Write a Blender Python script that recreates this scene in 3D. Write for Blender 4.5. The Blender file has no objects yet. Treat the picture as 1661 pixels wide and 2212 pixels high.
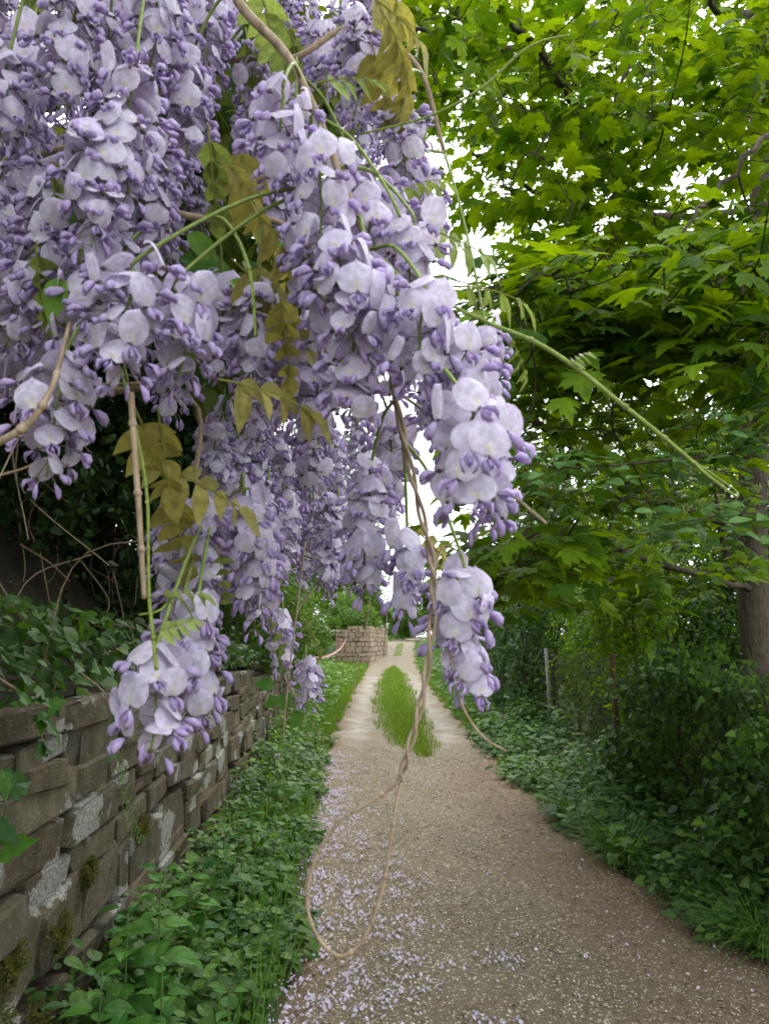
import bpy, math, random
import numpy as np
from mathutils import Vector, Matrix

random.seed(7)
RNG = np.random.default_rng(7)
SC = bpy.context.scene
COL = SC.collection

# ------------------------------------------------------------------ camera
F_PX, CX, CY = 750.0, 384.0, 512.0
EYE = np.array([0.0, 0.0, 1.55])
PITCH = math.atan(128.0 / F_PX)
YAW = math.radians(3.0)
cam_data = bpy.data.cameras.new('camera')
cam = bpy.data.objects.new('camera', cam_data)
COL.objects.link(cam)
cam.location = EYE
cam.rotation_euler = (math.pi / 2 + PITCH, 0, -YAW)
cam_data.sensor_fit = 'HORIZONTAL'
cam_data.sensor_width = 36.0
cam_data.lens = 36.0 * F_PX / 768.0
cam_data.clip_start = 0.05
cam_data.clip_end = 3000
cam_data.dof.use_dof = True
cam_data.dof.focus_distance = 2.2
cam_data.dof.aperture_fstop = 15.0
SC.camera = cam

# ------------------------------------------------------------------ sky and sun (bright overcast)
SUN_EL, SUN_AZ = math.radians(52), math.radians(24)      # azimuth clockwise from +Y
world = bpy.data.worlds.new('World')
SC.world = world
world.use_nodes = True
wn = world.node_tree.nodes
wl = world.node_tree.links
bg = wn['Background']
sky = wn.new('ShaderNodeTexSky')
sky.sky_type = 'NISHITA'
sky.sun_disc = False
sky.sun_elevation = SUN_EL
sky.sun_rotation = SUN_AZ
sky.dust_density = 4.0
sky.air_density = 1.0
hs = wn.new('ShaderNodeHueSaturation')
hs.inputs['Saturation'].default_value = 0.22
cloud = wn.new('ShaderNodeMix')
cloud.data_type = 'RGBA'
cloud.inputs[0].default_value = 0.72                       # closed cloud layer over the sky
cloud.inputs[7].default_value = (8.6, 8.9, 9.4, 1)
wl.new(sky.outputs[0], hs.inputs['Color'])
wl.new(hs.outputs[0], cloud.inputs[6])
wl.new(cloud.outputs[2], bg.inputs['Color'])
bg.inputs['Strength'].default_value = 0.15
sun_data = bpy.data.lights.new('sun', 'SUN')
sun_data.energy = 1.5
sun_data.angle = math.radians(25)
sun_data.color = (1.0, 0.96, 0.9)
sun = bpy.data.objects.new('sun', sun_data)
COL.objects.link(sun)
sun_dir = Vector((math.sin(SUN_AZ) * math.cos(SUN_EL), math.cos(SUN_AZ) * math.cos(SUN_EL), math.sin(SUN_EL)))
sun.rotation_euler = sun_dir.to_track_quat('Z', 'Y').to_euler()
sun.location = (0, 0, 30)

vs = SC.view_settings
vs.view_transform = 'Standard'
vs.look = 'None'
vs.exposure = 1.25
vs.gamma = 1.0
vs.use_curve_mapping = False
SC.render.engine = 'CYCLES'
cy = SC.cycles
cy.use_denoising = True
cy.max_bounces = 5
cy.diffuse_bounces = 3
cy.glossy_bounces = 2
cy.transmission_bounces = 3
cy.transparent_max_bounces = 4
cy.caustics_reflective = False
cy.caustics_refractive = False
cy.use_adaptive_sampling = True
cy.adaptive_threshold = 0.018

# ------------------------------------------------------------------ helpers
ROT = np.array(cam.rotation_euler.to_matrix())
K = 768.0 / 1661.0                                         # survey notes were taken on a 1661 px wide print


def at(px, py, d):
    """World point seen along a survey direction at forward distance d."""
    r = ROT @ np.array([(px * K - CX) / F_PX, (CY - py * K) / F_PX, -1.0])
    return EYE + r * (d / r[1])


def project(P):
    q = (np.atleast_2d(P) - EYE) @ ROT
    z = -q[:, 2]
    zz = np.where(z > 0.05, z, 1e9)
    return CX + F_PX * q[:, 0] / zz, CY - F_PX * q[:, 1] / zz, z


def unit(v):
    v = np.asarray(v, float)
    return v / np.maximum(np.linalg.norm(v, axis=-1, keepdims=True), 1e-9)


def frames(d, n, s):
    """Rotation*scale matrices for templates: tip along d, face along n."""
    d = unit(d)
    n = n - (n * d).sum(-1, keepdims=True) * d
    n = unit(n)
    x = np.cross(d, n)
    M = np.stack([x, d, n], axis=-1)
    s = np.asarray(s, float)
    return M * (s[:, None, None] if s.ndim == 1 else s[:, None, :])


def rand_dir(n):
    return unit(RNG.normal(size=(n, 3)))


def catmull(P, m=6):
    P = np.asarray(P, float)
    if len(P) < 3:
        return P
    Q = np.vstack([2 * P[0] - P[1], P, 2 * P[-1] - P[-2]])
    out = []
    for i in range(1, len(Q) - 2):
        for k in range(m):
            t = k / m
            a, b, c, e = Q[i - 1], Q[i], Q[i + 1], Q[i + 2]
            out.append(.5 * ((2 * b) + (-a + c) * t + (2 * a - 5 * b + 4 * c - e) * t * t + (-a + 3 * b - 3 * c + e) * t ** 3))
    out.append(P[-1])
    return np.array(out)


class Mesher:
    """Collects triangles with a colour per vertex and a material slot per face."""

    def __init__(self):
        self.V, self.T, self.C, self.M, self.n = [], [], [], [], 0

    def add(self, V, T, C, m=0):
        V = np.asarray(V, float).reshape(-1, 3)
        T = np.asarray(T, int).reshape(-1, 3)
        C = np.asarray(C, float)
        if C.ndim == 1:
            C = np.tile(C, (len(V), 1))
        self.V.append(V)
        self.T.append(T + self.n)
        self.C.append(C)
        self.M.append(np.full(len(T), m))
        self.n += len(V)

    def tube(self, P, r, col, sides=6, m=0, smooth=0, cap=True):
        P = catmull(P, smooth) if smooth else np.asarray(P, float)
        k = len(P)
        r = np.interp(np.linspace(0, 1, k), np.linspace(0, 1, np.size(r)), np.ravel(r)) if np.size(r) > 1 else np.full(k, float(np.ravel(r)[0]))
        t = unit(np.gradient(P, axis=0))
        ref = np.array([0, 0, 1.0]) if abs(t[:, 2]).mean() < .8 else np.array([1.0, 0, 0])
        u = unit(np.cross(t, ref))
        w = np.cross(t, u)
        a = np.linspace(0, 2 * math.pi, sides, endpoint=False)
        V = P[:, None] + r[:, None, None] * (np.cos(a)[None, :, None] * u[:, None] + np.sin(a)[None, :, None] * w[:, None])
        V = V.reshape(-1, 3)
        T = []
        for i in range(k - 1):
            for j in range(sides):
                A, B = i * sides + j, i * sides + (j + 1) % sides
                T += [(A, B, B + sides), (A, B + sides, A + sides)]
        if cap:
            for e, f in ((0, 1), (k - 1, -1)):
                for j in range(1, sides - 1):
                    q = (e * sides, e * sides + j, e * sides + j + 1)
                    T.append(q[::-1] if f == 1 else q)
        self.add(V, T, col, m)

    def scatter(self, tmpl, M, P, C, m=0):
        tv, tt = tmpl[0], tmpl[1]
        n, k = len(P), len(tv)
        if n == 0:
            return
        V = np.einsum('nij,kj->nki', M, tv) + np.asarray(P)[:, None]
        T = tt[None] + (np.arange(n) * k)[:, None, None]
        C = np.asarray(C)
        if C.ndim == 1:
            C = np.tile(C, (n, 1))
        CC = np.repeat(C[:, None], k, 1)
        if len(tmpl) > 2:
            CC = CC * tmpl[2][None]
        self.add(V.reshape(-1, 3), T.reshape(-1, 3), CC.reshape(-1, 3), m)

    def mesh(self, name, mats, smooth=False):
        V = np.vstack(self.V).astype(np.float32)
        T = np.vstack(self.T).astype(np.int32)
        C = np.vstack(self.C).astype(np.float32)
        me = bpy.data.meshes.new(name)
        me.vertices.add(len(V))
        me.vertices.foreach_set('co', V.ravel())
        me.loops.add(T.size)
        me.loops.foreach_set('vertex_index', T.ravel())
        me.polygons.add(len(T))
        me.polygons.foreach_set('loop_start', np.arange(0, T.size, 3, dtype=np.int32))
        me.polygons.foreach_set('material_index', np.concatenate(self.M).astype(np.int32))
        me.polygons.foreach_set('use_smooth', np.full(len(T), smooth))
        a = me.attributes.new('col', 'FLOAT_COLOR', 'POINT')
        a.data.foreach_set('color', np.hstack([C, np.ones((len(C), 1), np.float32)]).ravel())
        for mt in (mats if isinstance(mats, (list, tuple)) else [mats]):
            me.materials.append(mt)
        me.update(calc_edges=True)
        return me

    def build(self, name, mats, parent=None, smooth=False, kind=None, origin=None):
        if origin is not None:
            o3 = np.asarray(origin, float)
            self.V = [v - o3 for v in self.V]
        o = bpy.data.objects.new(name, self.mesh(name, mats, smooth))
        COL.objects.link(o)
        if origin is not None:
            o.location = origin
        if parent is not None:
            put_under(o, parent)
        if kind:
            o['kind'] = kind
        return o


WORLDMAT = {}


def put_under(o, parent):
    """Parent while keeping the world place (all parents are unrotated and unscaled)."""
    o.parent = parent
    base = Vector((0, 0, 0))
    p = parent
    while p is not None:
        base += p.location
        p = p.parent
    o.location = Vector(o.location) - base


def tag(o, label, cat, group=None):
    o['label'] = label
    o['category'] = cat
    if group:
        o['group'] = group
    return o


def thing(name, label, cat, loc=(0, 0, 0), group=None):
    o = bpy.data.objects.new(name, None)
    o.empty_display_size = .1
    COL.objects.link(o)
    o.location = loc
    return tag(o, label, cat, group)


def place(name, me, M3, loc, parent):
    """A part that shares mesh data, given by a 3x3 matrix and a world point."""
    o = bpy.data.objects.new(name, me)
    COL.objects.link(o)
    base = Vector((0, 0, 0))
    p = parent
    while p is not None:
        base += p.location
        p = p.parent
    L = Vector(loc) - base
    m = Matrix([list(M3[i]) + [L[i]] for i in range(3)] + [[0, 0, 0, 1]])
    o.parent = parent
    o.matrix_basis = m
    return o


def in_poly(x, y, poly):
    r = np.zeros(len(x), bool)
    for (x0, y0), (x1, y1) in zip(poly, poly[1:] + poly[:1]):
        c = ((y0 > y) != (y1 > y)) & (x < (x1 - x0) * (y - y0) / ((y1 - y0) or 1e-9) + x0)
        r ^= c
    return r


def sample_poly(poly, n, holes=()):
    p = np.array(poly)
    X, Y = [], []
    while sum(map(len, X)) < n:
        x = RNG.uniform(p[:, 0].min(), p[:, 0].max(), n * 2)
        y = RNG.uniform(p[:, 1].min(), p[:, 1].max(), n * 2)
        k = in_poly(x, y, poly)
        for h in holes:
            k &= ~in_poly(x, y, h)
        X.append(x[k])
        Y.append(y[k])
    return np.concatenate(X)[:n], np.concatenate(Y)[:n]


def mixcol(a, b, t):
    t = np.asarray(t)[:, None]
    return np.asarray(a)[None] * (1 - t) + np.asarray(b)[None] * t


def lanes(y):
    """Left and right edge of the lane and its height at forward distance y."""
    L = np.interp(y, [-10, 3.1, 4, 8, 10.6, 16, 24, 34, 48, 65, 90], [-.32, -.30, -.27, -.27, -.28, -.06, .3, .95, 2.0, 3.4, 6.5])
    R = np.interp(y, [-10, 2, 3.4, 4.6, 5.6, 7, 9.8, 14.2, 22, 34, 48, 65, 90], [2.5, 2.45, 2.35, 2.0, 1.95, 1.95, 2.0, 2.25, 2.7, 3.4, 4.5, 6.0, 9.2])
    return L, R


def gz(y):
    return np.interp(y, [-50, 20, 28, 36, 44, 65, 90, 200], [0, 0, .08, .3, .6, 1.35, 1.9, 2.5])


# ------------------------------------------------------------------ materials
def newmat(name):
    m = bpy.data.materials.new(name)
    m.use_nodes = True
    nt = m.node_tree
    b = nt.nodes['Principled BSDF']
    return m, nt, b


def nd(nt, t, **kw):
    n = nt.nodes.new(t)
    for k, v in kw.items():
        if k.startswith('i_'):
            n.inputs[k[2:].replace('_', ' ')].default_value = v
        else:
            setattr(n, k, v)
    return n


def leaf_material(name, trans=.4, gain=(1.5, 1.35, .55), rough=.55, spec=.16, vein=35.0, bump=.25):
    m, nt, b = newmat(name)
    at_ = nd(nt, 'ShaderNodeAttribute', attribute_name='col')
    geo = nd(nt, 'ShaderNodeNewGeometry')
    noi = nd(nt, 'ShaderNodeTexNoise', i_Scale=vein, i_Detail=3.0)
    nt.links.new(geo.outputs['Position'], noi.inputs['Vector'])
    rmp = nd(nt, 'ShaderNodeMapRange')
    rmp.inputs[1].default_value, rmp.inputs[2].default_value = .3, .7
    rmp.inputs[3].default_value, rmp.inputs[4].default_value = .78, 1.2
    nt.links.new(noi.outputs[0], rmp.inputs[0])
    mul = nd(nt, 'ShaderNodeVectorMath', operation='SCALE')
    nt.links.new(at_.outputs['Color'], mul.inputs[0])
    nt.links.new(rmp.outputs[0], mul.inputs['Scale'])
    nt.links.new(mul.outputs[0], b.inputs['Base Color'])
    b.inputs['Roughness'].default_value = rough
    b.inputs['Specular IOR Level'].default_value = spec
    bm = nd(nt, 'ShaderNodeBump', i_Strength=bump, i_Distance=.004)
    nt.links.new(noi.outputs[0], bm.inputs['Height'])
    nt.links.new(bm.outputs[0], b.inputs['Normal'])
    tr = nd(nt, 'ShaderNodeBsdfTranslucent')
    g = nd(nt, 'ShaderNodeVectorMath', operation='MULTIPLY')
    g.inputs[1].default_value = gain
    nt.links.new(mul.outputs[0], g.inputs[0])
    nt.links.new(g.outputs[0], tr.inputs['Color'])
    mx = nd(nt, 'ShaderNodeMixShader')
    mx.inputs[0].default_value = trans
    nt.links.new(b.outputs[0], mx.inputs[1])
    nt.links.new(tr.outputs[0], mx.inputs[2])
    nt.links.new(mx.outputs[0], nt.nodes['Material Output'].inputs['Surface'])
    return m


def bark_material(name, a, c, scale=22.0, stretch=.25, bump=.8, rough=.85, dist=.012):
    m, nt, b = newmat(name)
    geo = nd(nt, 'ShaderNodeNewGeometry')
    mp = nd(nt, 'ShaderNodeMapping')
    mp.inputs['Scale'].default_value = (1, 1, stretch)
    nt.links.new(geo.outputs['Position'], mp.inputs['Vector'])
    n1 = nd(nt, 'ShaderNodeTexNoise', i_Scale=scale, i_Detail=6.0, i_Roughness=.65)
    nt.links.new(mp.outputs[0], n1.inputs['Vector'])
    cr = nd(nt, 'ShaderNodeValToRGB')
    cr.color_ramp.elements[0].position, cr.color_ramp.elements[1].position = .32, .7
    cr.color_ramp.elements[0].color, cr.color_ramp.elements[1].color = (*a, 1), (*c, 1)
    nt.links.new(n1.outputs[0], cr.inputs[0])
    nt.links.new(cr.outputs[0], b.inputs['Base Color'])
    b.inputs['Roughness'].default_value = rough
    b.inputs['Specular IOR Level'].default_value = .2
    bm = nd(nt, 'ShaderNodeBump', i_Strength=bump, i_Distance=dist)
    nt.links.new(n1.outputs[0], bm.inputs['Height'])
    nt.links.new(bm.outputs[0], b.inputs['Normal'])
    return m


def stone_material(name, dark=(.066, .056, .040), light=(.19, .166, .122), lichen=.605, moss=True):
    m, nt, b = newmat(name)
    L = nt.links.new
    geo = nd(nt, 'ShaderNodeNewGeometry')
    oi = nd(nt, 'ShaderNodeObjectInfo')
    n1 = nd(nt, 'ShaderNodeTexNoise', i_Scale=9.0, i_Detail=8.0, i_Roughness=.68)
    L(geo.outputs['Position'], n1.inputs['Vector'])
    cr = nd(nt, 'ShaderNodeValToRGB')
    cr.color_ramp.elements[0].position, cr.color_ramp.elements[1].position = .3, .72
    cr.color_ramp.elements[0].color, cr.color_ramp.elements[1].color = (*dark, 1), (*light, 1)
    L(n1.outputs[0], cr.inputs[0])
    # every stone has its own tone: some redder, some greyer
    tone = nd(nt, 'ShaderNodeValToRGB')
    e = tone.color_ramp.elements
    e[0].color, e[1].color = (.72, .66, .62, 1), (1.25, 1.22, 1.1, 1)
    k = e.new(.35); k.color = (1.05, .95, .84, 1)
    k = e.new(.7); k.color = (.86, .9, .8, 1)
    L(oi.outputs['Random'], tone.inputs[0])
    mt = nd(nt, 'ShaderNodeMix', data_type='RGBA', blend_type='MULTIPLY')
    mt.inputs[0].default_value = 1
    L(cr.outputs[0], mt.inputs[6]); L(tone.outputs[0], mt.inputs[7])
    # pale crusty lichen
    wob = nd(nt, 'ShaderNodeTexNoise', i_Scale=14.0, i_Detail=5.0, i_Roughness=.6)
    L(geo.outputs['Position'], wob.inputs['Vector'])
    mixv = nd(nt, 'ShaderNodeMix', data_type='VECTOR')
    mixv.inputs[0].default_value = .13
    L(geo.outputs['Position'], mixv.inputs[4]); L(wob.outputs['Color'], mixv.inputs[5])
    mpl = nd(nt, 'ShaderNodeMapping')
    mpl.inputs['Scale'].default_value = (1, .5, 1)
    L(mixv.outputs[1], mpl.inputs['Vector'])
    n2 = nd(nt, 'ShaderNodeTexVoronoi', i_Scale=6.0)
    L(mpl.outputs[0], n2.inputs['Vector'])
    cellc = nd(nt, 'ShaderNodeSeparateColor')
    L(n2.outputs['Color'], cellc.inputs[0])
    rad = nd(nt, 'ShaderNodeMapRange')                     # only some cells carry a crust, of uneven size
    rad.inputs[1].default_value, rad.inputs[2].default_value, rad.inputs[3].default_value, rad.inputs[4].default_value = lichen - .17, 1.0, 0.0, .56
    L(cellc.outputs[0], rad.inputs[0])
    dif = nd(nt, 'ShaderNodeMath', operation='SUBTRACT')
    L(rad.outputs[0], dif.inputs[0]); L(n2.outputs['Distance'], dif.inputs[1])
    r2 = nd(nt, 'ShaderNodeMapRange')
    r2.inputs[1].default_value, r2.inputs[2].default_value = 0.0, .05
    L(dif.outputs[0], r2.inputs[0])
    n2b = nd(nt, 'ShaderNodeTexNoise', i_Scale=90.0, i_Detail=3.0)
    L(geo.outputs['Position'], n2b.inputs['Vector'])
    lc = nd(nt, 'ShaderNodeValToRGB')
    lc.color_ramp.elements[0].position, lc.color_ramp.elements[1].position = .35, .62
    lc.color_ramp.elements[0].color, lc.color_ramp.elements[1].color = (.17, .165, .13, 1), (.42, .42, .38, 1)
    L(n2b.outputs[0], lc.inputs[0])
    ml = nd(nt, 'ShaderNodeMix', data_type='RGBA')
    L(r2.outputs[0], ml.inputs[0]); L(mt.outputs[2], ml.inputs[6]); L(lc.outputs[0], ml.inputs[7])
    # small pale speckles
    vo = nd(nt, 'ShaderNodeTexVoronoi', i_Scale=38.0)
    L(geo.outputs['Position'], vo.inputs['Vector'])
    r3 = nd(nt, 'ShaderNodeMapRange')
    r3.inputs[1].default_value, r3.inputs[2].default_value, r3.inputs[3].default_value, r3.inputs[4].default_value = .12, .17, .55, 0
    L(vo.outputs['Distance'], r3.inputs[0])
    ms = nd(nt, 'ShaderNodeMix', data_type='RGBA')
    ms.inputs[7].default_value = (.34, .34, .29, 1)
    L(r3.outputs[0], ms.inputs[0]); L(ml.outputs[2], ms.inputs[6])
    last = ms
    if moss:
        n4 = nd(nt, 'ShaderNodeTexNoise', i_Scale=3.1, i_Detail=7.0, i_Roughness=.7)
        mp = nd(nt, 'ShaderNodeMapping')
        mp.inputs['Location'].default_value = (5.2, 1.7, 3.3)
        L(geo.outputs['Position'], mp.inputs['Vector']); L(mp.outputs[0], n4.inputs['Vector'])
        r4 = nd(nt, 'ShaderNodeMapRange')
        r4.inputs[1].default_value, r4.inputs[2].default_value = .57, .66
        r4.inputs[4].default_value = .8
        L(n4.outputs[0], r4.inputs[0])
        mm = nd(nt, 'ShaderNodeMix', data_type='RGBA')
        mm.inputs[7].default_value = (.075, .085, .022, 1)
        L(r4.outputs[0], mm.inputs[0]); L(last.outputs[2], mm.inputs[6])
        last = mm
    L(last.outputs[2], b.inputs['Base Color'])
    b.inputs['Roughness'].default_value = .92
    b.inputs['Specular IOR Level'].default_value = .15
    n5 = nd(nt, 'ShaderNodeTexNoise', i_Scale=26.0, i_Detail=10.0, i_Roughness=.75)
    L(geo.outputs['Position'], n5.inputs['Vector'])
    ad = nd(nt, 'ShaderNodeMath', operation='MULTIPLY_ADD')
    ad.inputs[1].default_value = .12
    L(r2.outputs[0], ad.inputs[0]); L(n5.outputs[0], ad.inputs[2])
    ad2 = nd(nt, 'ShaderNodeMath', operation='MULTIPLY_ADD')
    ad2.inputs[1].default_value = 1.6
    L(n1.outputs[0], ad2.inputs[0]); L(ad.outputs[0], ad2.inputs[2])
    bm = nd(nt, 'ShaderNodeBump', i_Strength=1.0, i_Distance=.03)
    L(ad2.outputs[0], bm.inputs['Height']); L(bm.outputs[0], b.inputs['Normal'])
    return m


def noisy_material(name, stops, scale, rough=.9, bump=.4, dist=.01, detail=8.0):
    m, nt, b = newmat(name)
    geo = nd(nt, 'ShaderNodeNewGeometry')
    n1 = nd(nt, 'ShaderNodeTexNoise', i_Scale=scale, i_Detail=detail, i_Roughness=.65)
    nt.links.new(geo.outputs['Position'], n1.inputs['Vector'])
    cr = nd(nt, 'ShaderNodeValToRGB')
    cr.color_ramp.elements[0].position, cr.color_ramp.elements[0].color = stops[0][0], (*stops[0][1], 1)
    cr.color_ramp.elements[1].position, cr.color_ramp.elements[1].color = stops[-1][0], (*stops[-1][1], 1)
    for p, c in stops[1:-1]:
        cr.color_ramp.elements.new(p).color = (*c, 1)
    nt.links.new(n1.outputs[0], cr.inputs[0])
    nt.links.new(cr.outputs[0], b.inputs['Base Color'])
    b.inputs['Roughness'].default_value = rough
    b.inputs['Specular IOR Level'].default_value = .2
    bm = nd(nt, 'ShaderNodeBump', i_Strength=bump, i_Distance=dist)
    nt.links.new(n1.outputs[0], bm.inputs['Height'])
    nt.links.new(bm.outputs[0], b.inputs['Normal'])
    return m


def lane_material():
    m, nt, b = newmat('lane_gravel')
    L = nt.links.new
    geo = nd(nt, 'ShaderNodeNewGeometry')
    at_ = nd(nt, 'ShaderNodeAttribute', attribute_name='col')      # r: litter share, g: pale gravel share
    sep = nd(nt, 'ShaderNodeSeparateColor')
    L(at_.outputs['Color'], sep.inputs[0])
    v1 = nd(nt, 'ShaderNodeTexVoronoi', i_Scale=62.0)
    v1.inputs['Randomness'].default_value = 1.0
    L(geo.outputs['Position'], v1.inputs['Vector'])
    peb = nd(nt, 'ShaderNodeValToRGB')                              # every pebble its own colour
    e = peb.color_ramp.elements
    e[0].position, e[0].color = 0, (.125, .102, .070, 1)
    e[1].position, e[1].color = 1, (.56, .51, .39, 1)
    for p, c in ((.3, (.155, .130, .088)), (.6, (.21, .176, .120)), (.8, (.30, .262, .195))):
        e.new(p).color = (*c, 1)
    sc = nd(nt, 'ShaderNodeSeparateColor')
    L(v1.outputs['Color'], sc.inputs[0]); L(sc.outputs[0], peb.inputs[0])
    grit = nd(nt, 'ShaderNodeTexNoise', i_Scale=140.0, i_Detail=4.0, i_Roughness=.7)
    L(geo.outputs['Position'], grit.inputs['Vector'])
    matrix = nd(nt, 'ShaderNodeValToRGB')
    e = matrix.color_ramp.elements
    e[0].position, e[0].color = .3, (.072, .059, .037, 1)
    e[1].position, e[1].color = .72, (.205, .170, .112, 1)
    L(grit.outputs[0], matrix.inputs[0])
    edge = nd(nt, 'ShaderNodeMapRange')
    edge.inputs[1].default_value, edge.inputs[2].default_value = .36, .55
    edge.inputs[3].default_value, edge.inputs[4].default_value = 1, 0
    L(v1.outputs['Distance'], edge.inputs[0])
    m1 = nd(nt, 'ShaderNodeMix', data_type='RGBA')
    L(edge.outputs[0], m1.inputs[0]); L(matrix.outputs[0], m1.inputs[6]); L(peb.outputs[0], m1.inputs[7])
    # brown plant litter along the margins and in drifts
    big = nd(nt, 'ShaderNodeTexNoise', i_Scale=1.6, i_Detail=6.0, i_Roughness=.62)
    L(geo.outputs['Position'], big.inputs['Vector'])
    litn = nd(nt, 'ShaderNodeTexNoise', i_Scale=60.0, i_Detail=5.0, i_Roughness=.75)
    L(geo.outputs['Position'], litn.inputs['Vector'])
    litc = nd(nt, 'ShaderNodeValToRGB')
    e = litc.color_ramp.elements
    e[0].position, e[0].color = .3, (.06, .036, .023, 1)
    e[1].position, e[1].color = .75, (.27, .18, .115, 1)
    L(litn.outputs[0], litc.inputs[0])
    s1 = nd(nt, 'ShaderNodeMath', operation='ADD'); L(sep.outputs[0], s1.inputs[0]); L(big.outputs[0], s1.inputs[1])
    s2 = nd(nt, 'ShaderNodeMath', operation='MULTIPLY_ADD'); s2.inputs[1].default_value = .5
    L(litn.outputs[0], s2.inputs[0]); L(s1.outputs[0], s2.inputs[2])
    r5 = nd(nt, 'ShaderNodeMapRange')
    r5.inputs[1].default_value, r5.inputs[2].default_value, r5.inputs[4].default_value = .85, 1.25, .85
    L(s2.outputs[0], r5.inputs[0])
    m2 = nd(nt, 'ShaderNodeMix', data_type='RGBA')
    L(r5.outputs[0], m2.inputs[0]); L(m1.outputs[2], m2.inputs[6]); L(litc.outputs[0], m2.inputs[7])
    # pale crushed gravel in the far wheel tracks
    pale = nd(nt, 'ShaderNodeValToRGB')
    e = pale.color_ramp.elements
    e[0].position, e[0].color = .3, (.22, .20, .175, 1)
    e[1].position, e[1].color = .7, (.47, .45, .41, 1)
    gn = nd(nt, 'ShaderNodeTexNoise', i_Scale=45.0, i_Detail=6.0, i_Roughness=.8)
    L(geo.outputs['Position'], gn.inputs['Vector']); L(gn.outputs[0], pale.inputs[0])
    s3 = nd(nt, 'ShaderNodeMath', operation='ADD'); L(sep.outputs[1], s3.inputs[0]); L(big.outputs[0], s3.inputs[1])
    r6 = nd(nt, 'ShaderNodeMapRange')
    r6.inputs[1].default_value, r6.inputs[2].default_value, r6.inputs[4].default_value = .85, 1.3, .9
    L(s3.outputs[0], r6.inputs[0])
    m3 = nd(nt, 'ShaderNodeMix', data_type='RGBA')
    L(r6.outputs[0], m3.inputs[0]); L(m2.outputs[2], m3.inputs[6]); L(pale.outputs[0], m3.inputs[7])
    L(m3.outputs[2], b.inputs['Base Color'])
    b.inputs['Roughness'].default_value = .9
    b.inputs['Specular IOR Level'].default_value = .2
    h = nd(nt, 'ShaderNodeMath', operation='MULTIPLY_ADD'); h.inputs[1].default_value = .35
    L(grit.outputs[0], h.inputs[0]); L(edge.outputs[0], h.inputs[2])
    bm = nd(nt, 'ShaderNodeBump', i_Strength=.7, i_Distance=.006)
    L(h.outputs[0], bm.inputs['Height']); L(bm.outputs[0], b.inputs['Normal'])
    return m


MAT = {
    'leaf': leaf_material('leaf_soft', .38),
    'maple': leaf_material('leaf_maple', .5, gain=(1.75, 1.5, .3), rough=.5, spec=.14, vein=22),
    'ivy': leaf_material('leaf_glossy', .28, rough=.45, spec=.16, vein=45),
    'grass': leaf_material('grass_blade', .35, rough=.5),
    'bronze': leaf_material('leaf_bronze', .38, gain=(1.25, 1.25, .7), rough=.45, vein=120, bump=.4),
    'petal': leaf_material('petal_lilac', .35, gain=(1.04, 1.0, 1.05), rough=.6, spec=.2, vein=160, bump=.15),
    'stem': leaf_material('stem_green', .1, rough=.55, vein=150, bump=.4),
    'wood': bark_material('vine_bark', (.18, .13, .08), (.42, .33, .225), 90, .35, .6, dist=.003),
    'bark': bark_material('maple_bark', (.035, .027, .02), (.12, .092, .068), 26, .3, .9),
    'dark_bark': bark_material('dark_bark', (.025, .02, .015), (.075, .058, .042), 30, .3, .8),
    'stone': stone_material('field_stone'),
    'far_stone': stone_material('pale_stone', (.27, .205, .155), (.50, .41, .33), .66, False),
    'core': noisy_material('wall_core', [(.3, (.012, .01, .008)), (.7, (.04, .033, .026))], 20),
    'soil': noisy_material('soil', [(.3, (.018, .014, .01)), (.55, (.045, .035, .022)), (.75, (.05, .06, .02))], 6, bump=.8, dist=.03),
    'ground': noisy_material('ground_earth', [(.3, (.03, .03, .014)), (.5, (.05, .065, .02)), (.75, (.07, .10, .025))], 3, bump=.6, dist=.03),
    'lane': lane_material(),
    'pebble': leaf_material('pebble', 0.0, rough=.75, vein=200),
    'metal': noisy_material('galvanised', [(.3, (.16, .17, .16)), (.7, (.36, .37, .36))], 30, rough=.5, bump=.1),
    'wire': noisy_material('weathered_wire', [(.3, (.035, .036, .033)), (.7, (.10, .10, .095))], 60, rough=.7, bump=.1),
    'rust': noisy_material('rusty_steel', [(.3, (.05, .028, .018)), (.7, (.14, .075, .04))], 40, rough=.85),
    'plain': leaf_material('painted', 0.0, rough=.6, vein=60),
}

# ------------------------------------------------------------------ leaf templates (base at 0, tip +Y, face +Z)


def fan(half, centre, droop=.0, fold=.12, cup=0.0):
    h = np.array(half, float)
    out = [(0, 0)] + [tuple(p) for p in h] + [(0, 1.0)] + [(-p[0], p[1]) for p in h[::-1]]
    o = np.array(out)
    V = np.vstack([[(centre[0], centre[1])], o])
    r = np.hypot(V[:, 0] - centre[0], V[:, 1] - centre[1])
    z = fold * np.abs(V[:, 0]) - droop * r ** 2 + cup * np.sin(7 * V[:, 1])
    z[0] = 0
    V3 = np.column_stack([V, z])
    k = len(o)
    T = np.array([(0, 1 + i, 1 + (i + 1) % k) for i in range(k)])[:, ::-1]
    return V3, T


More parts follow.
